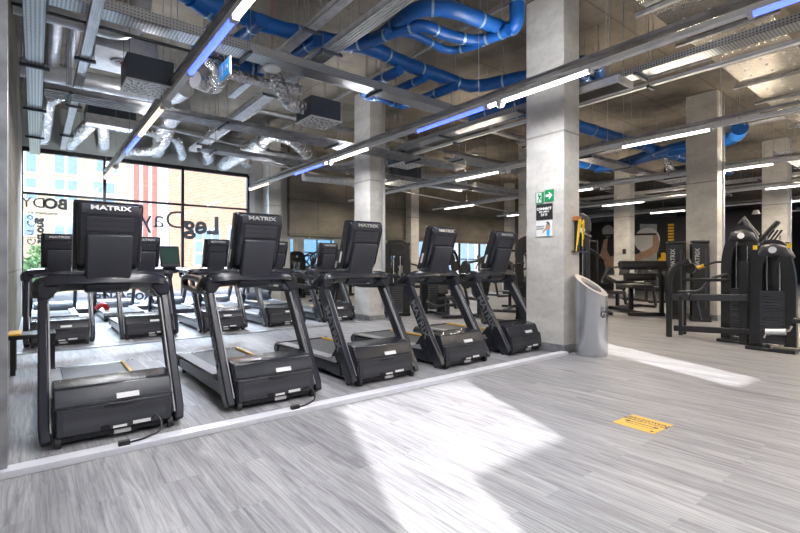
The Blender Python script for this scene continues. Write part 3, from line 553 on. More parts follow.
for i, (pts, r, mt, lab) in enumerate((
    ([(0, 14.6, 4.95), (18, 14.6, 4.95)], .03, 'white', 'white conduit along the top of the concrete wall'),
    ([PY(262, 162, 14.3), PY(355, 182, 14.3), PY(525, 215, 14.3)], .03, 'galv', 'pale conduit running low across the concrete wall'),
    ([PY(150, 125, 11), PY(250, 148, 11)], .025, 'galv', 'thin bright pipe above the street window'),
    ([(0, 8.6, 5.2), (14, 8.6, 5.2)], .03, 'galvd', 'dull conduit under the ceiling behind the trays'), ([(5.6, 1, 5.25), (5.6, 14, 5.25)], .03, 'galvd', 'dull conduit running under the ceiling above the long light line'),
    ([(10, 1, 5.2), (10, 14, 5.2)], .03, 'galvd', 'dull conduit under the ceiling beyond the exit-sign column'), ([(4.0, 10.4, 4.9), (22, 10.4, 4.9)], .06, 'galvd', 'distant steel pipe under the ceiling'), ([(5, 12.9, 4.6), (24, 12.9, 4.6)], .09, 'galvd', 'distant thick steel pipe near the concrete wall'),
    ([(9, 7.6, 4.7), (24, 7.6, 4.7)], .08, 'galvd', 'steel pipe crossing the ceiling behind the weight tower column'), ([(13.8, .5, 4.8), (13.8, 14, 4.8)], .07, 'galvd', 'steel pipe running away above the weight towers'),
    ([(22, 0, 4.4), (22, 14.5, 4.4)], .1, 'galv', 'bright pipe running above the black wall print'), ([(13, 11.8, 4.3), (23.5, 11.8, 4.3)], .14, 'galv', 'far bright duct left of the athlete wall print'), ([(15, 1.2, 4.7), (32, 1.2, 4.7)], .07, 'galvd', 'dull pipe at the far upper right'))):
    if i == 0: continue
    t = thing('steel_pipe', lab, 'pipe'); obj('pipe_run', MB().tube(fillet(pts, .2), r, 8), mt, t)
    a, b = Vector(pts[0]), Vector(pts[-1])
    for k in range(1, 8): c = a.lerp(b, k/8); rods(t, [(c.x, c.y, c.z+r*.8)])
tag(obj('black_pipe', MB().tube([(-.2, 6.3, 4.05), (2.2, 6.3, 4.05)], .02), 'black'), 'thin black pipe crossing under the left trays', 'pipe')
# small ceiling devices
sp_ = PY(272, 66, 6.5)
t = thing('hanging_speaker', 'round white speaker hanging on a red cable above the treadmills', 'speaker', (sp_.x, 6.5, sp_.z-.05))
obj('housing', MB().tube([(0, 0, 0), (0, 0, .10), (0, 0, .13)], .13, 20, scales=[1, .8, .55]), 'white', t); obj('grille', MB().ring((0, 0, -.005), (0, 0, 1), .115, .012, 20), 'signw', t); obj('cable', MB().tube([(0, 0, .12), (0, 0, HC-sp_.z+.05)], .005, 6), 'red', t)
for k, (px, py, Y, lab) in enumerate(((475, 155, 11.5, 'small white speaker hanging on a red cable left of the exit-sign column'), (147, 96, 9, ''), (756, 214, 5, 'small white device hanging right of the weight tower column'))):
    if not lab: continue
    q = PY(px, py, Y); t = thing('hanging_speaker', lab, 'speaker', q); obj('housing', MB().tube([(0, 0, 0), (0, 0, .14)], .13, 14, scales=[1, .6]), 'white', t); obj('cable', MB().tube([(0, 0, .14), (0, 0, HC-q.z)], .006, 6), 'red', t)
q = PX(217, 60, 1.50)
t = thing('exit_sign', 'blue lit exit sign hanging beside the left blue hanging light tube', 'sign', (1.50, 4.75, 3.28))
obj('sign_body', MB().box(0, .02, -.17, .17, -.09, .09), 'signw', t, bevel=.003); obj('sign_face', MB().box(-.004, 0, -.15, .15, -.075, .075), 'signblue', t)
obj('pictogram', MB().box(-.007, -.004, .02, .10, -.05, .05).prism([(-.02, 0), (-.07, .04), (-.07, .015), (-.12, .015), (-.12, -.015), (-.07, -.015), (-.07, -.04)], -.007, -.004, 'x'), 'signw', t); obj('hanger', MB().tube([(.01, 0, .09), (-.03, 0, .29)], .005), 'galvd', t)
q = PY(268, 160, 13.3)
t = thing('projector_mount', 'thin black pole with a white crossbar hanging before the concrete pier', 'mount'); obj('pole', MB().tube([q, (q.x, q.y, HC)], .03), 'black', t); obj('crossbar', MB().beam([q-Vector((.15, 0, 0)), q+Vector((.5, 0, -.03))], .08, .08), 'white', t)
# ================================================================ TREADMILL
def make_treadmill():
    t = thing('treadmill', '', 'treadmill')
    # deck: from the hood back to y=2.1 (towards the user)
    obj('deck', MB().prism([(.35, .05), (2.08, .05), (2.12, .08), (2.12, .17), (2.06, .19), (.35, .19)], -.40, .40, 'x'), 'tmb', t, bevel=.01)
    obj('running_belt', MB().box(-.27, .27, .5, 2.1, .185, .197), 'belt', t)
    for s in (-1, 1):
        obj('side_rail', MB().prism([(.45, .19), (.5, .25), (.62, .222), (2.0, .208), (2.12, .16), (2.12, .19)][:5]+[(2.06, .185)], s*.28, s*.415, 'x'), 'tmlight', t, bevel=.006)
    obj('end_cap', MB().prism([(2.02, .06), (2.16, .07), (2.17, .14), (2.1, .205), (2.02, .2)], -.41, .41, 'x'), 'tmb', t, bevel=.01)
    obj('belt_stripe', MB().box(.272, .294, .6, 2.0, .205, .2235), 'yellow', t, label='orange-yellow edge stripe')
    hood = obj('motor_hood', MB().prism([(.03, .25), (.10, .40), (.30, .43), (.48, .36), (.62, .20), (.62, .05), (.1, .05), (.02, .06)], -.385, .385, 'x'), 'tmb', t, bevel=.012)
    lp = obj('lower_cover', MB().prism([(-.012, .075), (.012, .268), (.05, .268), (.05, .075)], -.37, .37, 'x'), 'tmd', t, bevel=.008)
    obj('vent_panel', MB().prism([(-.0165, .085), (.004, .235), (.01, .235), (.01, .085)], -.33, .33, 'x'), 'vent', lp)
    obj('finger_notch', MB().box(-.09, .09, -.002, .03, .245, .262), 'black', lp)
    obj('power_socket', MB().box(-.11, -.05, -.02, .01, .078, .115), 'black', lp); obj('rating_label', MB().prism([(-.018, .088), (-.0145, .112), (0, .112), (0, .088)], .10, .22, 'x'), 'white', lp); obj('rating_label', MB().prism([(-.018, .082), (-.0155, .1), (0, .1), (0, .082)], -.03, .06, 'x'), 'white', lp)
    obj('hood_label', MB().prism([(.032, .288), (.048, .322), (.06, .322), (.06, .288)], .0, .15, 'x'), 'white', hood)
    obj('seam', MB().box(-.385, .385, .016, .05, .268, .276), 'black', hood)
    obj('base_frame', MB().box(-.36, .36, .03, .6, .025, .07), 'black', t, bevel=.008); obj('base_label', MB().box(-.02, .09, .012, .035, .03, .058), 'white', t)
    for s in (-1, 1):
        up = obj('upright', MB().beam([(s*.425, .06, .03), (s*.435, .10, .12), (s*.435, .72, 1.09)], .068, .155, up=(0, 1, 0)), 'tmb', t, bevel=.014)
        obj('trim_strip', MB().beam([(s*.402, .03, .11), (s*.402, .60, 1.0)], .012, .03, up=(0, 1, 0)), 'tmlight', up)
        n = Vector((0, .62, .97)).normalized()
        text('logo_lettering', 'MATRIX', .13, 'lgrey', (s*.4705, .40, .60), -n, (0, s*n.z, -s*n.y), up, ext=.0015, bold=.003, sx=1.15)
        w = obj('transport_wheel', MB().ring((s*.36, .02, .04), (1, 0, 0), .04, .035, 16), 'blackm', t)
        obj('levelling_foot', MB().ring((s*.36, 1.9, .025), (0, 0, 1), .03, .05, 12), 'blackm', t)
        hd = obj('side_handle', MB().sweep(fillet([(s*.43, .72, 1.12), (s*.42, 1.2, 1.16), (s*.42, 1.55, 1.17), (s*.42, 1.68, 1.12), (s*.42, 1.60, 1.05), (s*.42, 1.1, 1.02), (s*.42, .8, 1.03)], .08, 4), [(-.028, -.026), (.028, -.026), (.034, 0), (.028, .026), (-.028, .026), (-.034, 0)]), 'tmb', t, bevel=0, sharp=50)
    cross = fillet([(-.435, .80, 1.07), (-.435, .66, 1.14), (-.30, .62, 1.16), (0, .60, 1.165), (.30, .62, 1.16), (.435, .66, 1.14), (.435, .80, 1.07)], .1, 5)
    obj('crossbar', MB().sweep(cross, [(-.07, -.048), (.0, -.056), (.07, -.048), (.085, .0), (.07, .04), (-.07, .04), (-.085, 0)], up=(0, 0, 1)), 'tmb', t, sharp=40)
    for s in (-1, 1): obj('shoulder_cover', MB().prism([(s*.33, 1.185), (s*.45, 1.18), (s*.485, 1.13), (s*.478, 1.03), (s*.395, 1.02), (s*.33, 1.11)], .58, .80, 'y'), 'tmb', t, bevel=.018)
    # console, leaning over towards the front (-y) at the top
    def lean(pts): return [(y-(z-1.2)*.34, z) for y, z in pts]
    con = obj('console', MB().prism(lean([(.60, 1.27), (.57, 1.32), (.56, 1.72), (.60, 1.80), (.68, 1.83), (.70, 1.80), (.70, 1.24)]), -.228, .228, 'x'), 'tmb', t, bevel=.03)
    obj('console_edge', MB().prism(lean([(.625, 1.27), (.635, 1.80), (.66, 1.825), (.735, 1.83), (.735, 1.24)]), -.246, .246, 'x'), 'black', con, bevel=.02)
    obj('screen', MB().prism(lean([(.735, 1.36), (.735, 1.78), (.741, 1.78), (.741, 1.36)]), -.21, .21, 'x'), 'screen', con)
    obj('control_panel', MB().prism(lean([(.735, 1.26), (.735, 1.34), (.743, 1.34), (.743, 1.26)]), -.2, .2, 'x'), 'vent', con)
    obj('vent_panel', MB().prism(lean([(.556, 1.575), (.556, 1.69), (.57, 1.69), (.57, 1.575)]), -.165, .165, 'x'), 'vent', con, bevel=.004)
    obj('top_bezel', MB().prism(lean([(.557, 1.705), (.556, 1.728), (.590, 1.797), (.63, 1.80), (.6, 1.7)]), -.20, .20, 'x'), 'tmd', con, bevel=.006)
    obj('neck_cover', MB().prism(lean([(.535, 1.085), (.525, 1.12), (.525, 1.53), (.54, 1.555), (.6, 1.555), (.62, 1.06)]), -.165, .165, 'x'), 'tmd', con, bevel=.018)
    for s in (-1, 1): obj('side_label', MB().prism(lean([(.65, 1.33), (.65, 1.46), (.685, 1.46), (.685, 1.33)]), s*.240, s*.2485, 'x'), 'white', con)
    n = Vector((0, .44, .9)).normalized(); yy, zz = lean([(.573, 1.762)])[0]
    text('logo_lettering', 'MATRIX', .052, 'silver', (0, yy-.006, zz), (1, 0, 0), (0, .135, .99), con, ext=.006, bold=.001, sx=1.5)
    return t
TM = make_treadmill()
ROW1 = [.485, 1.78, 3.08, 4.385, 5.72]
L1 = ['charcoal treadmill nearest the viewer at the left end of the front row', 'charcoal treadmill second from the left in the front row', 'charcoal treadmill in the middle of the front row, its console before a column', 'charcoal treadmill fourth from the left in the front row', 'charcoal treadmill at the right end of the front row beside the exit-sign column']
L2 = ['treadmill at the left end of the middle row, seen past the nearest one', 'second treadmill from the left in the middle row', 'third treadmill from the left in the middle row', 'fourth treadmill from the left in the middle row, behind the second front console', 'treadmill at the right end of the middle row, beside the tall column']
L3 = ['treadmill facing the street at the far left of the window row', 'second treadmill from the left facing the street window', 'third treadmill from the left facing the street window, its screen visible', 'fourth treadmill from the left facing the street window', 'treadmill at the right end of the row facing the street']
TM.location = (ROW1[0], 4.02, 0); TM['label'] = L1[0]; TM['group'] = 'front row of treadmills'
for i in range(1, 5): dup(TM, (ROW1[i], 4.05+.02*i, 0), 0, L1[i])
for i in range(5): dup(TM, (.32+1.29*i, 9.15, 0), 0, L2[i], 'middle row of treadmills')
for i in range(5): dup(TM, (.35+1.28*i, 14.45, 0), math.pi, L3[i], 'window row of treadmills')
# things around the treadmills
for x, lab, e in ((.49, 'black power cable lying on the silver edge at the nearest treadmill', 0), (1.78, 'black power cable lying on the silver edge at the second treadmill', 0)):
    t = tag(obj('power_cable', MB().tube(fillet([(x+.22, 4.03, .09), (x+.235, 3.93, .16), (x+.27, 3.86, .10), (x+.24, 3.8, .056), (x+.12, 3.72, .054), (x+.02, 3.70, .054)], .05), .007, 8).box(x-.04, x+.03, 3.68, 3.72, .046, .075), 'black'), lab, 'cable')
t = thing('stretch_bench', 'low black bench bar with a yellow end behind the nearest treadmill', 'bench', (-.25, 7.0, 0))
obj('bar', MB().box(0, .45, 0, .42, .42, .47), 'black', t, bevel=.01); obj('end_strip', MB().box(0, .12, -.004, .0, .475, .49).box(0, .12, 0, .4, .47, .49), 'yellow', t)
for x in (.02, .39):
    for y in (0.02, .36): obj('leg', MB().box(x, x+.05, y, y+.05, 0, .42), 'black', t)
q = PY(101, 303, 12.7); t = tag(obj('towel', MB().tube(fillet([(q.x-.1, 12.7, .28), (q.x, 12.72, .37), (q.x+.08, 12.75, .36), (q.x+.13, 12.8, .25)], .06), .055, 10), 'red'), 'crumpled dark red cloth on a treadmill rail by the window', 'cloth')
# ================================================================ SIGNS AND BIN
def plate(Ya, Yb, za, zb, m, label, name='wall_sign', cat='sign'):
    t = thing(name, label, cat, (6.04, (Ya+Yb)/2, (za+zb)/2)); obj('board', MB().box(-.014, -.001, -(Yb-Ya)/2, (Yb-Ya)/2, -(zb-za)/2, (zb-za)/2), m, t); return t
R_, U_ = (0, -1, 0), (0, 0, 1)
t = plate(4.075, 4.215, 2.235, 2.41, 'green', 'green running-man exit sign on the concrete column')
obj('door_symbol', MB().box(-.017, -.014, -.035, .052, -.07, .078), 'signw', t)
obj('running_figure', MB().prism([(-.0, .05), (.02, .05), (.02, .07), (0, .07)], -.02, -.017).prism([(-.02, .04), (.03, .045), (.03, .03), (.005, .0), (.03, -.03), (.03, -.065), (.015, -.065), (.012, -.03), (-.012, -.012), (-.03, -.045), (-.04, -.035), (-.02, -.005), (-.012, .02), (-.03, .01), (-.035, .02)], -.02, -.017), 'green', t)
t = plate(3.905, 4.055, 2.255, 2.43, 'green', 'green arrow exit sign right of the running-man sign')
obj('arrow', MB().prism([(.055, .018), (.055, -.018), (0, -.018), (0, -.058), (-.06, 0), (0, .058), (0, .018)], -.018, -.014), 'signw', t)
t = plate(3.925, 4.205, 1.985, 2.225, 'posterb', 'black notice board with white lettering under the exit signs')
text('lettering', 'CONNECT', .052, 'signw', (-.016, 0, .045), R_, U_, t, bold=.002); text('lettering', 'BEZ LIMITU', .034, 'signw', (-.016, 0, .0), R_, U_, t, bold=.001); text('lettering', '24 H', .055, 'signw', (-.016, 0, -.045), R_, U_, t, bold=.002)
t = plate(3.925, 4.205, 1.735, 1.975, 'signw', 'white notice with a small athlete picture, lowest on the column', 'wall_poster', 'poster')
text('lettering', 'ODDECH', .032, 'letter', (-.016, .065, .03), R_, U_, t); text('lettering', 'BEZ MASKI', .026, 'letter', (-.016, .07, -.005), R_, U_, t)
obj('printed_figure', MB().prism([(-.085, .06), (-.06, .075), (-.035, .055), (-.03, .01), (.02, -.04), (.03, -.075), (.015, -.07), (-.03, -.03), (-.045, -.03), (-.1, -.03), (-.1, .0), (-.11, .03)], -.0155, -.014), 'skin', t)
obj('printed_hair', MB().prism([(-.03, .085), (-.06, .1), (-.09, .08), (-.1, .04), (-.075, .055), (-.05, .08)], -.0165, -.014), 'posterb', t); obj('printed_shorts', MB().prism([(-.045, -.03), (-.1, -.03), (-.095, -.115), (-.05, -.115)], -.0165, -.014), 'signblue', t)
# bin
BX, BY, BR = 6.31, 3.47, .222
t = thing('waste_bin', 'tall round silver bin with slanted top beside the concrete column', 'bin', (BX, BY, 0))
m = MB(); n = 40; hz = lambda x, y: 1.01-.50*(x*.782-y*.6225)+.5*(x*.6225+y*.782)
vb = [(BR*.97*math.cos(2*math.pi*k/n), BR*.97*math.sin(2*math.pi*k/n), .0) for k in range(n)]; vm = [(BR*math.cos(2*math.pi*k/n), BR*math.sin(2*math.pi*k/n), .03) for k in range(n)]
vt = [(x/.97*1, y/.97*1, hz(x, y)) for x, y, _ in vb]
m.add(vb+vm+vt, [tuple(range(n-1, -1, -1))]+[(j*n+i, j*n+(i+1) % n, (j+1)*n+(i+1) % n, (j+1)*n+i) for j in range(2) for i in range(n)]); obj('body', m, 'binm', t)
m = MB(); vi = [(x*.62, y*.62, hz(x*.62, y*.62)) for x, y, _ in vt]; m.add(vt+vi+[(x, y, z-.1) for x, y, z in vi], [(i, (i+1) % n, n+(i+1) % n, n+i) for i in range(n)]+[(n+i, n+(i+1) % n, 2*n+(i+1) % n, 2*n+i) for i in range(n)]); obj('top_ring', m, 'binr', t)
m = MB(); m.add([(x*.62, y*.62, hz(x*.62, y*.62)-.05) for x, y, _ in vt], [tuple(range(n))]); obj('opening', m, 'black', t)
def wrap_text(body, size, z, a0, bold, m='letter'):
    o = text('logo_lettering', body, size, m, (0, 0, 0), (1, 0, 0), (0, 1, 0), t, ext=.0005, bold=bold)
    for v in o.data.vertices:
        a = a0+v.co.x/BR; r = BR+.0015+v.co.z; v.co = (r*math.cos(a), r*math.sin(a), z+v.co.y)
wrap_text('just', .15, .69, math.radians(-92), -.001); wrap_text('GYM', .125, .60, math.radians(-85), .005)
# floor sticker
t = thing('floor_sticker', 'yellow rectangular sticker with black text and double arrow on the floor', 'sticker', (3.89, 1.695, 0))
t.rotation_euler = (0, 0, math.radians(-3))
obj('sheet', MB().box(-.165, .165, -.165, .165, .0005, .002), 'sticker', t); R_, U_ = (0, -1, 0), (1, 0, 0)
text('lettering', 'ZACHOWAJ', .06, 'black', (.085, 0, .0022), R_, U_, t, ext=.0003, bold=.002); text('lettering', 'BEZPIECZNY DYSTANS', .034, 'black', (.035, 0, .0022), R_, U_, t, ext=.0003, bold=.001)
obj('double_arrow', MB().box(-.025, -.015, -.10, .10, .002, .003).prism([(-.045, .1), (.005, .1), (-.02, .14)], .002, .003, 'z').prism([(-.045, -.1), (.005, -.1), (-.02, -.14)], .002, .003, 'z'), 'black', t)
text('lettering', 'KEEP DISTANCE', .03, 'black', (-.065, 0, .0022), R_, U_, t, ext=.0003); obj('emblem', MB().ring((-.12, -.13, .0025), (0, 0, 1), .013, .001), 'black', t)
# straps on the column
t = thing('strap_rack', 'yellow resistance straps hanging from a black hook rack on the column side', 'exercise straps', (6.26, 3.70, 0))
obj('rack_board', MB().box(.04, .10, -.03, .03, 1.50, 2.02), 'black', t, bevel=.005); obj('top_block', MB().box(0, .11, -.045, .03, 1.96, 2.02), 'orange', t)
for x, b, x2 in ((.0, 1.50, -.045), (.035, 1.62, -.01), (.11, 1.58, .12)): obj('strap', MB().tube(fillet([(x2, -.05, b), (x, -.065, 1.93), (x+.02, -.065, 1.98), (x+.04, -.06, 1.93), (x2+.035, -.05, b+.1)], .03), .009, 8), 'band', t)
obj('strap', MB().tube([(.03, -.06, 1.95), (.2, -.03, 1.9)], .012, 8), 'band', t); obj('tray', MB().box(-.02, .3, -.06, .05, 1.49, 1.51), 'black', t)
# ================================================================ GYM MACHINES
def arch(w, h, r=.12, z0=0, y=0):  # an inverted U path in the xz plane
    return fillet([(-w/2, y, z0), (-w/2, y, h), (w/2, y, h), (w/2, y, z0)], r, 6)
def plates(mb, c, d, r, n, th=.03):
    d = Vector(d).normalized()
    for i in range(n): mb.ring(Vector(c)+d*(i*th*1.2), d, r*(1-.08*i), th, 20)
def selector_machine(label, loc, rz, h=1.75, variant=0, grp=None, lettering=True):
    """weight tower with guide rods, a seat and pads, and moving arms"""
    t = thing('weight_stack_machine', label, 'gym machine', loc, rz, grp)
    obj('base_frame', MB().beam([(-.35, 0, .05), (.35, 0, .05)], .1, .07).beam([(0, 0, .05), (0, -1.2, .05)], .1, .07).beam([(-.28, -1.2, .05), (.28, -1.2, .05)], .1, .07), 'black', t, bevel=.01)
    tw = obj('tower_shroud', MB().sweep(arch(.5, h, .2), [(-.09, -.03), (.09, -.03), (.09, .03), (-.09, .03)], up=(0, 1, 0)), 'black', t, bevel=.008)
    obj('top_cover', MB().prism([(-.2, h-.32), (.2, h-.32), (.22, h-.08), (.12, h), (-.12, h), (-.22, h-.08)], -.05, .05, 'y'), 'black', tw, bevel=.02)
    m = MB(); [m.box(-.14, .14, -.06, .06, .12+.045*i, .158+.045*i) for i in range(16)]; obj('weight_stack', m, 'frame', t)
    obj('guide_rods', MB().tube([(-.09, 0, .08), (-.09, 0, h-.2)], .012).tube([(.09, 0, .08), (.09, 0, h-.2)], .012), 'steel', t)
    obj('seat', MB().prism([(-.72, .42), (-1.1, .46), (-1.12, .52), (-.72, .50)], -.19, .19, 'x'), 'pad', t, bevel=.025)
    obj('seat_post', MB().beam([(0, -.92, .06), (0, -.92, .44)], .08, .08), 'frame', t)
    obj('backrest', MB().prism([(-.56, .56), (-.46, 1.08), (-.54, 1.12), (-.66, .56)], -.15, .15, 'x'), 'pad', t, bevel=.03)
    obj('back_post', MB().beam([(0, -.35, .06), (0, -.42, 1.15)], .07, .09), 'black', t)
    for s in (-1, 1):
        if variant == 0: pth = [(s*.18, -.35, 1.35), (s*.42, -.45, 1.3), (s*.44, -.85, 1.1), (s*.40, -1.0, .8)]
        elif variant == 1: pth = [(s*.15, -.2, h-.15), (s*.5, -.4, h+.05), (s*.55, -.8, h-.15), (s*.4, -.95, h-.3)]
        else: pth = [(s*.2, -.3, .5), (s*.4, -.5, .35), (s*.35, -1.1, .3), (s*.15, -1.3, .35)]
        a = obj('moving_arm', MB().tube(fillet(pth, .15), .032, 10), 'black', t, sharp=60)
        obj('grip', MB().tube([pth[-1], Vector(pth[-1])+Vector((-s*.14, -.02, .02))], .022, 10), 'blackm', a)
    obj('badge', MB().ring((0, -.055, h-.12), (0, 1, 0), .05, .012, 16), 'signw', tw)
    return t
def plate_machine(label, loc, rz, h=1.5, grp=None):
    t = thing('plate_loaded_machine', label, 'gym machine', loc, rz, grp)
    f = MB()
    for s in (-1, 1): f.beam(fillet([(s*.5, .5, .04), (s*.5, .3, .9), (s*.35, .1, h), (s*.25, -.2, h+.05)], .2), .06, .08)
    f.beam([(-.5, .5, .04), (.5, .5, .04)], .07, .07).beam([(0, .5, .05), (0, -1.0, .05)], .09, .07).beam([(-.3, -1, .05), (.3, -1, .05)], .07, .07).beam([(-.35, .1, h), (.35, .1, h)], .06, .06)
    obj('main_frame', f, 'black', t, bevel=.01)
    for s in (-1, 1):
        a = obj('lever_arm', MB().tube(fillet([(s*.35, .1, h-.05), (s*.5, -.35, h-.1), (s*.48, -.7, h-.5), (s*.3, -.85, h-.55)], .15), .03), 'frame', t, sharp=60)
        m = MB(); plates(m, (s*.56, -.2, h-.25), (s, 0, 0), .21, 2); obj('weight_plate', m, 'blackm', t)
        m = MB(); plates(m, (s*.56, .4, .75), (s, 0, 0), .2, 3); obj('weight_plate', m, 'blackm', t)
        obj('grip', MB().tube([(s*.3, -.85, h-.55), (s*.14, -.85, h-.55)], .022), 'red' if s > 0 else 'blackm', a)
    obj('seat', MB().box(-.2, .2, -.85, -.45, .44, .52), 'pad', t, bevel=.03); obj('seat_post', MB().beam([(0, -.6, .05), (0, -.6, .44)], .08, .08), 'black', t)
    obj('backrest', MB().prism([(-.42, .55), (-.2, 1.2), (-.28, 1.22), (-.5, .56)], -.16, .16, 'x'), 'pad', t, bevel=.03)
    return t
def rack(label, loc, rz, h=2.2):
    t = thing('power_rack', label, 'gym rack', loc, rz)
    for x in (-.55, .55):
        for y in (-.5, .5): obj('post', MB().box(x-.035, x+.035, y-.035, y+.035, 0, h), 'black', t, bevel=.005)
    m = MB()
    for x in (-.55, .55): m.beam([(x, -.5, h-.04), (x, .5, h-.04)], .06, .06).beam([(x, -.5, .04), (x, .5, .04)], .06, .06).beam([(x, -.9, .7), (x, .5, .7)], .05, .05)
    m.beam([(-.55, .5, h-.04), (.55, .5, h-.04)], .06, .06).beam([(-.55, .5, .1), (.55, .5, .1)], .06, .06); obj('crossbeam', m, 'black', t)
    obj('pull_up_bar', MB().tube([(-.55, -.5, h-.05), (.55, -.5, h-.05)], .02), 'steel', t)
    for x in (-.55, .55):
        m = MB(); plates(m, (x+math.copysign(.06, x), .3, .5), (x, 0, 0), .22, 3); plates(m, (x+math.copysign(.06, x), .3, 1.1), (x, 0, 0), .2, 3); obj('stored_plates', m, 'blackm', t)
    return t
def tower(label, loc, rz, h=1.75, grp=None):
    t = thing('weight_tower', label, 'gym machine', loc, rz, grp)
    obj('shroud', MB().prism([(-.17, -.15), (.17, -.15), (.2, 0), (.17, .15), (-.17, .15), (-.2, 0)], .1, h-.06, 'z'), 'black', t, bevel=.02)
    obj('top_cap', MB().prism([(-.17, -.15), (.17, -.15), (.2, 0), (.17, .15), (-.17, .15), (-.2, 0)], h-.05, h, 'z'), 'frame', t, bevel=.015)
    obj('base', MB().box(-.2, .2, -.17, .17, 0, .1), 'black', t, bevel=.01)
    obj('window_slot', MB().box(.08, .11, -.155, -.148, .3, h-.2), 'frame', t); text('logo_lettering', 'MATRIX', .13, 'silver', (-.07, -.154, h-.42), (0, 0, 1), (-1, 0, 0), t, bold=.003)
    return t
def bench(label, loc, rz):
    t = thing('padded_bench_machine', label, 'gym machine', loc, rz)
    obj('seat', MB().box(-.22, .22, -.5, .25, .55, .63), 'pad', t, bevel=.03); obj('backrest', MB().prism([(.25, .6), (.75, .72), (.72, .8), (.22, .68)], -.2, .2, 'x'), 'pad', t, bevel=.03)
    obj('roller', MB().ring((0, -.45, 1.02), (1, 0, 0), .09, .9, 16), 'pad', t); obj('roller', MB().ring((0, -.35, .78), (1, 0, 0), .08, .6, 16), 'pad', t)
    obj('main_frame', MB().beam(fillet([(.3, -.6, .05), (.3, -.6, .9), (.3, .1, 1.0)], .15), .07, .07).beam([(0, -.6, .05), (0, .8, .05)], .09, .07).beam([(-.35, -.6, .05), (.35, -.6, .05)], .08, .07).beam([(-.35, .8, .05), (.35, .8, .05)], .08, .07).beam([(0, 0, .05), (0, 0, .55)], .08, .08), 'black', t, bevel=.01)
    obj('arm_rest', MB().box(.4, .55, -.6, .0, .5, .58), 'pad', t, bevel=.02); return t
# tall tower just right of the exit-sign column
t = thing('cable_tower', 'tall dark cable tower with rounded chrome-grey top right of the concrete column', 'gym machine', (8.55, 4.95, 0), math.radians(-40))
obj('side_post', MB().beam([(-.13, 0, 0), (-.13, 0, 2.15)], .09, .14), 'black', t, bevel=.01); obj('side_post', MB().beam([(.13, 0, 0), (.13, 0, 2.15)], .09, .14), 'black', t, bevel=.01)
obj('round_head', MB().prism([(.2*math.cos(a), 2.1+.24*math.sin(a)) for a in [math.pi*k/12 for k in range(13)]]+[(-.2, 1.95), (.2, 1.95)], -.12, .12, 'y'), 'frame', t, bevel=.03)
m = MB(); [m.box(-.08, .08, -.05, .05, .12+.045*i, .158+.045*i) for i in range(18)]; obj('weight_stack', m, 'frame', t); obj('guide_rods', MB().tube([(-.04, -.06, .1), (-.04, -.06, 2)], .012).tube([(.04, -.06, .1), (.04, -.06, 2)], .012), 'steel', t)
obj('pulley_bracket', MB().tube([(.0, -.1, 1.95), (.16, -.2, 1.85)], .03), 'steel', t); obj('base', MB().box(-.3, .3, -.35, .3, 0, .06), 'black', t); obj('knob', MB().ring((0, -.16, 1.99), (0, 1, 0), .05, .04), 'signw', t)
q1, q2 = PX(667, 320, 12.1), PX(692, 320, 12.0)
tower('left one of two tall black weight towers before the concrete column', (12.15, 4.53, 0), math.radians(-62), 1.87, 'pair of tall weight towers')
tower('right one of two tall black weight towers before the concrete column', (12.07, 3.98, 0), math.radians(-62), 1.87, 'pair of tall weight towers')
bench('black padded leg bench with thick roller pads left of the weight towers', (12.5, 5.75, 0), math.radians(-38)).scale = (1.27, 1.27, 1.27)
rack('black power rack with stored plates before the athlete wall print', (15.3, 8.9, 0), math.radians(15))
plate_machine('dark plate-loaded machine between the power rack and the tall cable tower', (12.2, 8.1, 0), math.radians(70), 1.7)
plate_machine('black plate-loaded machine behind the bench with roller pads', (14.3, 6.6, 0), math.radians(-100), 1.3)
bench('second black padded bench, behind the roller bench', (16.8, 7.2, 0), math.radians(-30))
selector_machine('black weight machine with arched top right of the third treadmill console', (7.15, 9.1, 0), math.radians(160), 1.85, 1)
selector_machine('black weight machine behind the fourth treadmill', (8.3, 9.0, 0), math.radians(-20), 1.55, 2)
plate_machine('plate-loaded machine with looping arms behind the fourth treadmill console', (10.0, 10.2, 0), math.radians(200), 1.75)
plate_machine('plate-loaded machine behind the fifth treadmill', (8.3, 7.0, 0), math.radians(160), 1.45)
plate_machine('grey-framed plate-loaded machine between the fourth and fifth treadmill consoles', (10.5, 8.3, 0), math.radians(120), 1.7)
selector_machine('black weight machine left of the exit-sign column behind the fifth console', (9.1, 6.5, 0), math.radians(-50), 1.9, 0)
selector_machine('second black weight machine left of the exit-sign column, farther back', (11.2, 7.0, 0), math.radians(30), 1.8, 1)
plate_machine('plate-loaded machine far behind the fifth treadmill near the pier', (15.0, 12.4, 0), math.radians(180), 1.7)
selector_machine('black weight machine beside the mirrors behind the second treadmill console', (8.0, 13.4, 0), math.radians(190), 1.75, 1)
plate_machine('dark plate-loaded machine in front of the mirrors beside the concrete pier', (7.6, 11.6, 0), math.radians(100), 1.35)
bench('low dark bench machine behind the third treadmill', (9.7, 11.9, 0), math.radians(60))
selector_machine('black machine in front of the mirrors left of the second pier', (10.6, 13.2, 0), math.radians(120), 1.6, 0)
plate_machine('plate-loaded machine in front of the mirrors under the second pier', (12.6, 13.2, 0), math.radians(90), 1.5)
selector_machine('distant weight machine at the far right edge beyond the arched machine', (14.8, 2.2, 0), math.radians(40), 1.7, 0)
plate_machine('distant plate-loaded machine at the right edge', (17.5, 2.3, 0), math.radians(20), 1.5)
selector_machine('distant black machine between the arched machine and the last column', (15.6, 4.3, 0), math.radians(-60), 1.6, 1)
rack('black rack at the far right beyond the last column', (21.6, 2.6, 0), 0)
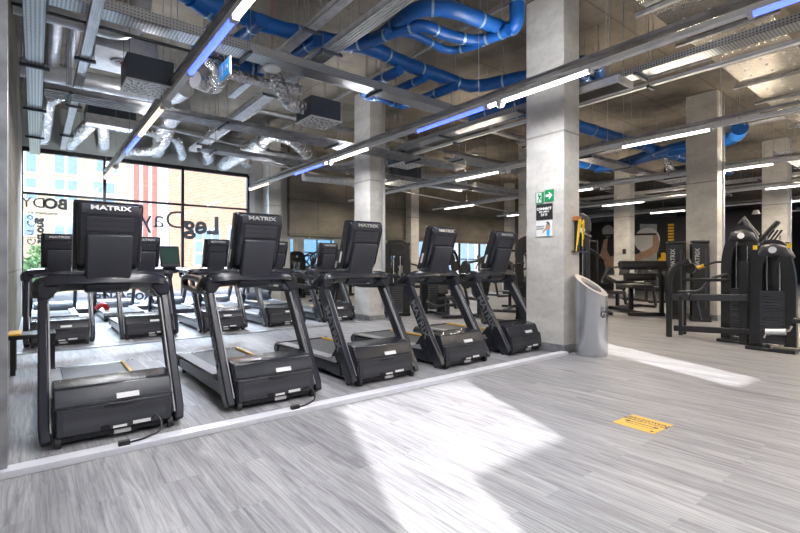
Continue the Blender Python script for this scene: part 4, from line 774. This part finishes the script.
# big twin-arched machine on the right (runs along Y at X about 9)
XM = 9.0; Z = lambda px, py, dx=0: PX(px, py, XM+dx)
t = thing('twin_arched_machine', 'large black double machine with two arched towers and long low beams at right', 'gym machine')
obj('end_post', MB().tube(fillet([Z(669, 338), Z(669, 278), Z(674, 266), Z(690, 261)], .12), .05, 12), 'black', t, sharp=60); obj('end_post', MB().tube(fillet([Z(684, 334, .3), Z(684, 262, .3)], .1), .04, 12), 'black', t)
obj('end_post', MB().beam([Z(681, 335), Z(681, 296)], .08, .06), 'black', t, bevel=.01)
for a, b, c, h in (((672, 297), (748, 298), 0, .115), ((684, 279.5), (728, 280), .25, .055), ((674, 328), (752, 332), 0, .10), ((696, 300), (700, 320), .1, .05)):
    obj('long_beam', MB().beam([Z(*a, c), Z(*b, c)], .07, h), 'frame' if h == .115 else 'black', t, bevel=.012)
obj('pull_arm', MB().tube(fillet([Z(678, 292, .1), Z(700, 291, .2), Z(706, 284, .25), Z(712, 278, .25), Z(728, 274, .25)], .1), .025, 10), 'frame', t, sharp=60); obj('pivot_disc', MB().ring(Z(690, 268, .3), (1, 0, 0), .1, .05, 20), 'black', t)
obj('pivot_disc', MB().ring(Z(686, 296, -.05), (1, 0, 0), .06, .06, 16), 'frame', t)
for nm, off, px0, px1, top in (('arched_tower', .35, 727, 757, 229), ('arched_tower', -.15, 757, 790, 243)):
    xs_ = off
    pa = fillet([Z(px0, 343, xs_), Z(px0, (top+255)/2+14, xs_), Z((px0+px1)/2-6, top+1, xs_), Z((px0+px1)/2+8, top+2, xs_), Z(px1, top+30, xs_), Z(px1+1, 347 if px1 > 760 else 343, xs_)], .22, 8)
    tw = obj(nm, MB().beam(pa, .15, .11, up=(1, 0, 0)), 'black', t, bevel=.025)
    sc_ = Z((px0+px1)/2, 300, xs_); obj('rear_shroud', MB().prism([(sc_.y-.2, .1), (sc_.y+.2, .1), (sc_.y+.17, 1.65), (sc_.y-.17, 1.65)], sc_.x+.1, sc_.x+.16), 'black', tw, bevel=.01)
    c = Z((px0+px1)/2+1, top+7, xs_)
    obj('top_hood', MB().tube([c+Vector((0, .22, -.1)), c+Vector((0, .12, -.0)), c, c+Vector((0, -.12, -.02)), c+Vector((0, -.22, -.13))], .12, 14, scales=[.3, .85, 1, .85, .3]), 'frame', tw, sharp=60)
    obj('badge', MB().ring(c+Vector((-.12, 0, 0)), (1, 0, 0), .05, .012, 16), 'signw', tw)
    m = MB(); cc = Z((px0+px1)/2, 300, xs_)
    for i in range(18): m.box(cc.x-.08, cc.x+.08, cc.y-.15, cc.y+.15, .1+.045*i, .138+.045*i)
    obj('weight_stack', m, 'frame', tw); obj('guide_rods', MB().tube([(cc.x, cc.y-.08, .06), (cc.x, cc.y-.08, 1.75)], .014).tube([(cc.x, cc.y+.08, .06), (cc.x, cc.y+.08, 1.75)], .014), 'steel', tw)
    obj('base', MB().box(cc.x-.25, cc.x+.25, cc.y-.3, cc.y+.3, 0, .05), 'black', tw, bevel=.01)
    obj('yellow_tag', MB().box(cc.x-.2, cc.x-.17, cc.y-.25, cc.y-.2, 1.55, 1.62), 'band', tw)
obj('inner_post', MB().beam([Z(744, 345, .1), Z(744, 262, .1)], .1, .12), 'black', t, bevel=.01); obj('inner_post', MB().beam([Z(768, 343, .15), Z(768, 250, .15)], .06, .06), 'black', t, bevel=.01)
obj('paddle', MB().beam(fillet([Z(759, 243, .4), Z(770, 230, .4), Z(779, 221, .4)], .1), .06, .16, up=(1, 0, 0)), 'pad', t, bevel=.03)
for k in range(3): obj('link_bar', MB().tube([Z(764+4*k, 243, .3), Z(774+4*k, 230, .3)], .015), 'frame', t)
obj('side_pad', MB().tube([Z(740, 224, .4), Z(744, 220, .4), Z(749, 229, .4), Z(757, 236, .4)], .07, 12, scales=[.5, 1, 1, .7]), 'frame', t, sharp=60)
obj('swing_handle', MB().tube(fillet([Z(700, 267, .5), Z(716, 262, .5), Z(727, 262, .4)], .05), .02, 10), 'black', t); obj('handle_tip', MB().tube([Z(698, 268, .5), Z(704, 265.5, .5)], .035), 'yellow', t)
obj('foot_bar', MB().tube(fillet([Z(764, 338, -.3), Z(768, 331, -.3), Z(790, 331, -.3), Z(792, 326, -.3)], .05), .022, 10), 'steel', t); obj('foot_pad', MB().tube([Z(766, 332, -.3), Z(786, 332, -.3)], .05, 12), 'galv', t)
obj('seat', MB().box(8.55, 8.95, 1.25, 1.65, .46, .54), 'pad', t, bevel=.03); obj('seat_post', MB().beam([(8.75, 1.45, 0), (8.75, 1.45, .46)], .08, .08), 'black', t)
# wall print of an athlete on the dark wall
t = thing('wall_print', 'large wall print of an athlete lifting a barbell, partly behind a column', 'poster', (23.985, 0, 0))
def W(px, py): q = PX(px, py, 23.985); return (q.y, q.z)
obj('background', MB().prism([W(598, 222), W(661, 220), W(661, 292), W(598, 295)], -.01, .0), 'posterb', t)
obj('pale_panel', MB().prism([W(640, 224), W(657, 224), W(657, 282), W(640, 284)], -.014, -.01), 'pgrey', t)
obj('torso', MB().prism([W(604, 262), W(612, 256), W(636, 254), W(642, 256), W(640, 264), W(606, 268)], -.018, -.014), 'skin', t)
obj('arm', MB().prism([W(653, 234), W(657, 233), W(660, 243), W(658, 252), W(650, 257), W(638, 260), W(637, 254), W(647, 250), W(653, 246)], -.022, -.018), 'skin', t)
obj('arm', MB().prism([W(604, 240), W(608, 238), W(607, 250), W(611, 258), W(606, 262), W(600, 256)], -.022, -.018), 'skin', t)
def disc(px, py, r):
    y, z = W(px, py); return [(y+r*math.cos(2*math.pi*k/24), z+r*math.sin(2*math.pi*k/24)) for k in range(24)]
obj('printed_plate', MB().prism(disc(608, 231, .32), -.017, -.014), 'pgrey', t); obj('printed_plate', MB().prism(disc(647, 240, .62), -.0165, -.0145), 'wht', t)
obj('printed_bar', MB().prism([W(598, 234.5), W(656, 233), W(656, 235), W(598, 236.5)], -.026, -.022), 'posterb', t)
t = thing('yellow_wall_mark', 'small yellow emblem and column of yellow marks on the black wall', 'wall graphic', (23.985, 0, 0))
m = MB()
for k in range(7): m.prism([W(668, 224+3*k), W(674, 223.7+3*k), W(674, 225.5+3*k), W(668, 226+3*k)], -.01, 0)
obj('marks', m, 'yellow', t); obj('emblem', MB().prism(disc(663, 257, .22), -.01, 0).prism(disc(667, 260, .22), -.012, -.002).prism(disc(661, 261, .16), -.014, -.004), 'yellow', t)
tag(obj('wall_panel_board', MB().box(23.9, 23.99, 7.7, 8.25, .02, 3.4), 'plain'), 'pale upright board on the black wall left of the weight tower column', 'board')
tag(obj('fire_box', MB().box(18.76, 18.815, 8.85, 8.97, 1.75, 1.95), 'black'), 'small black box on the column before the wall print', 'box')
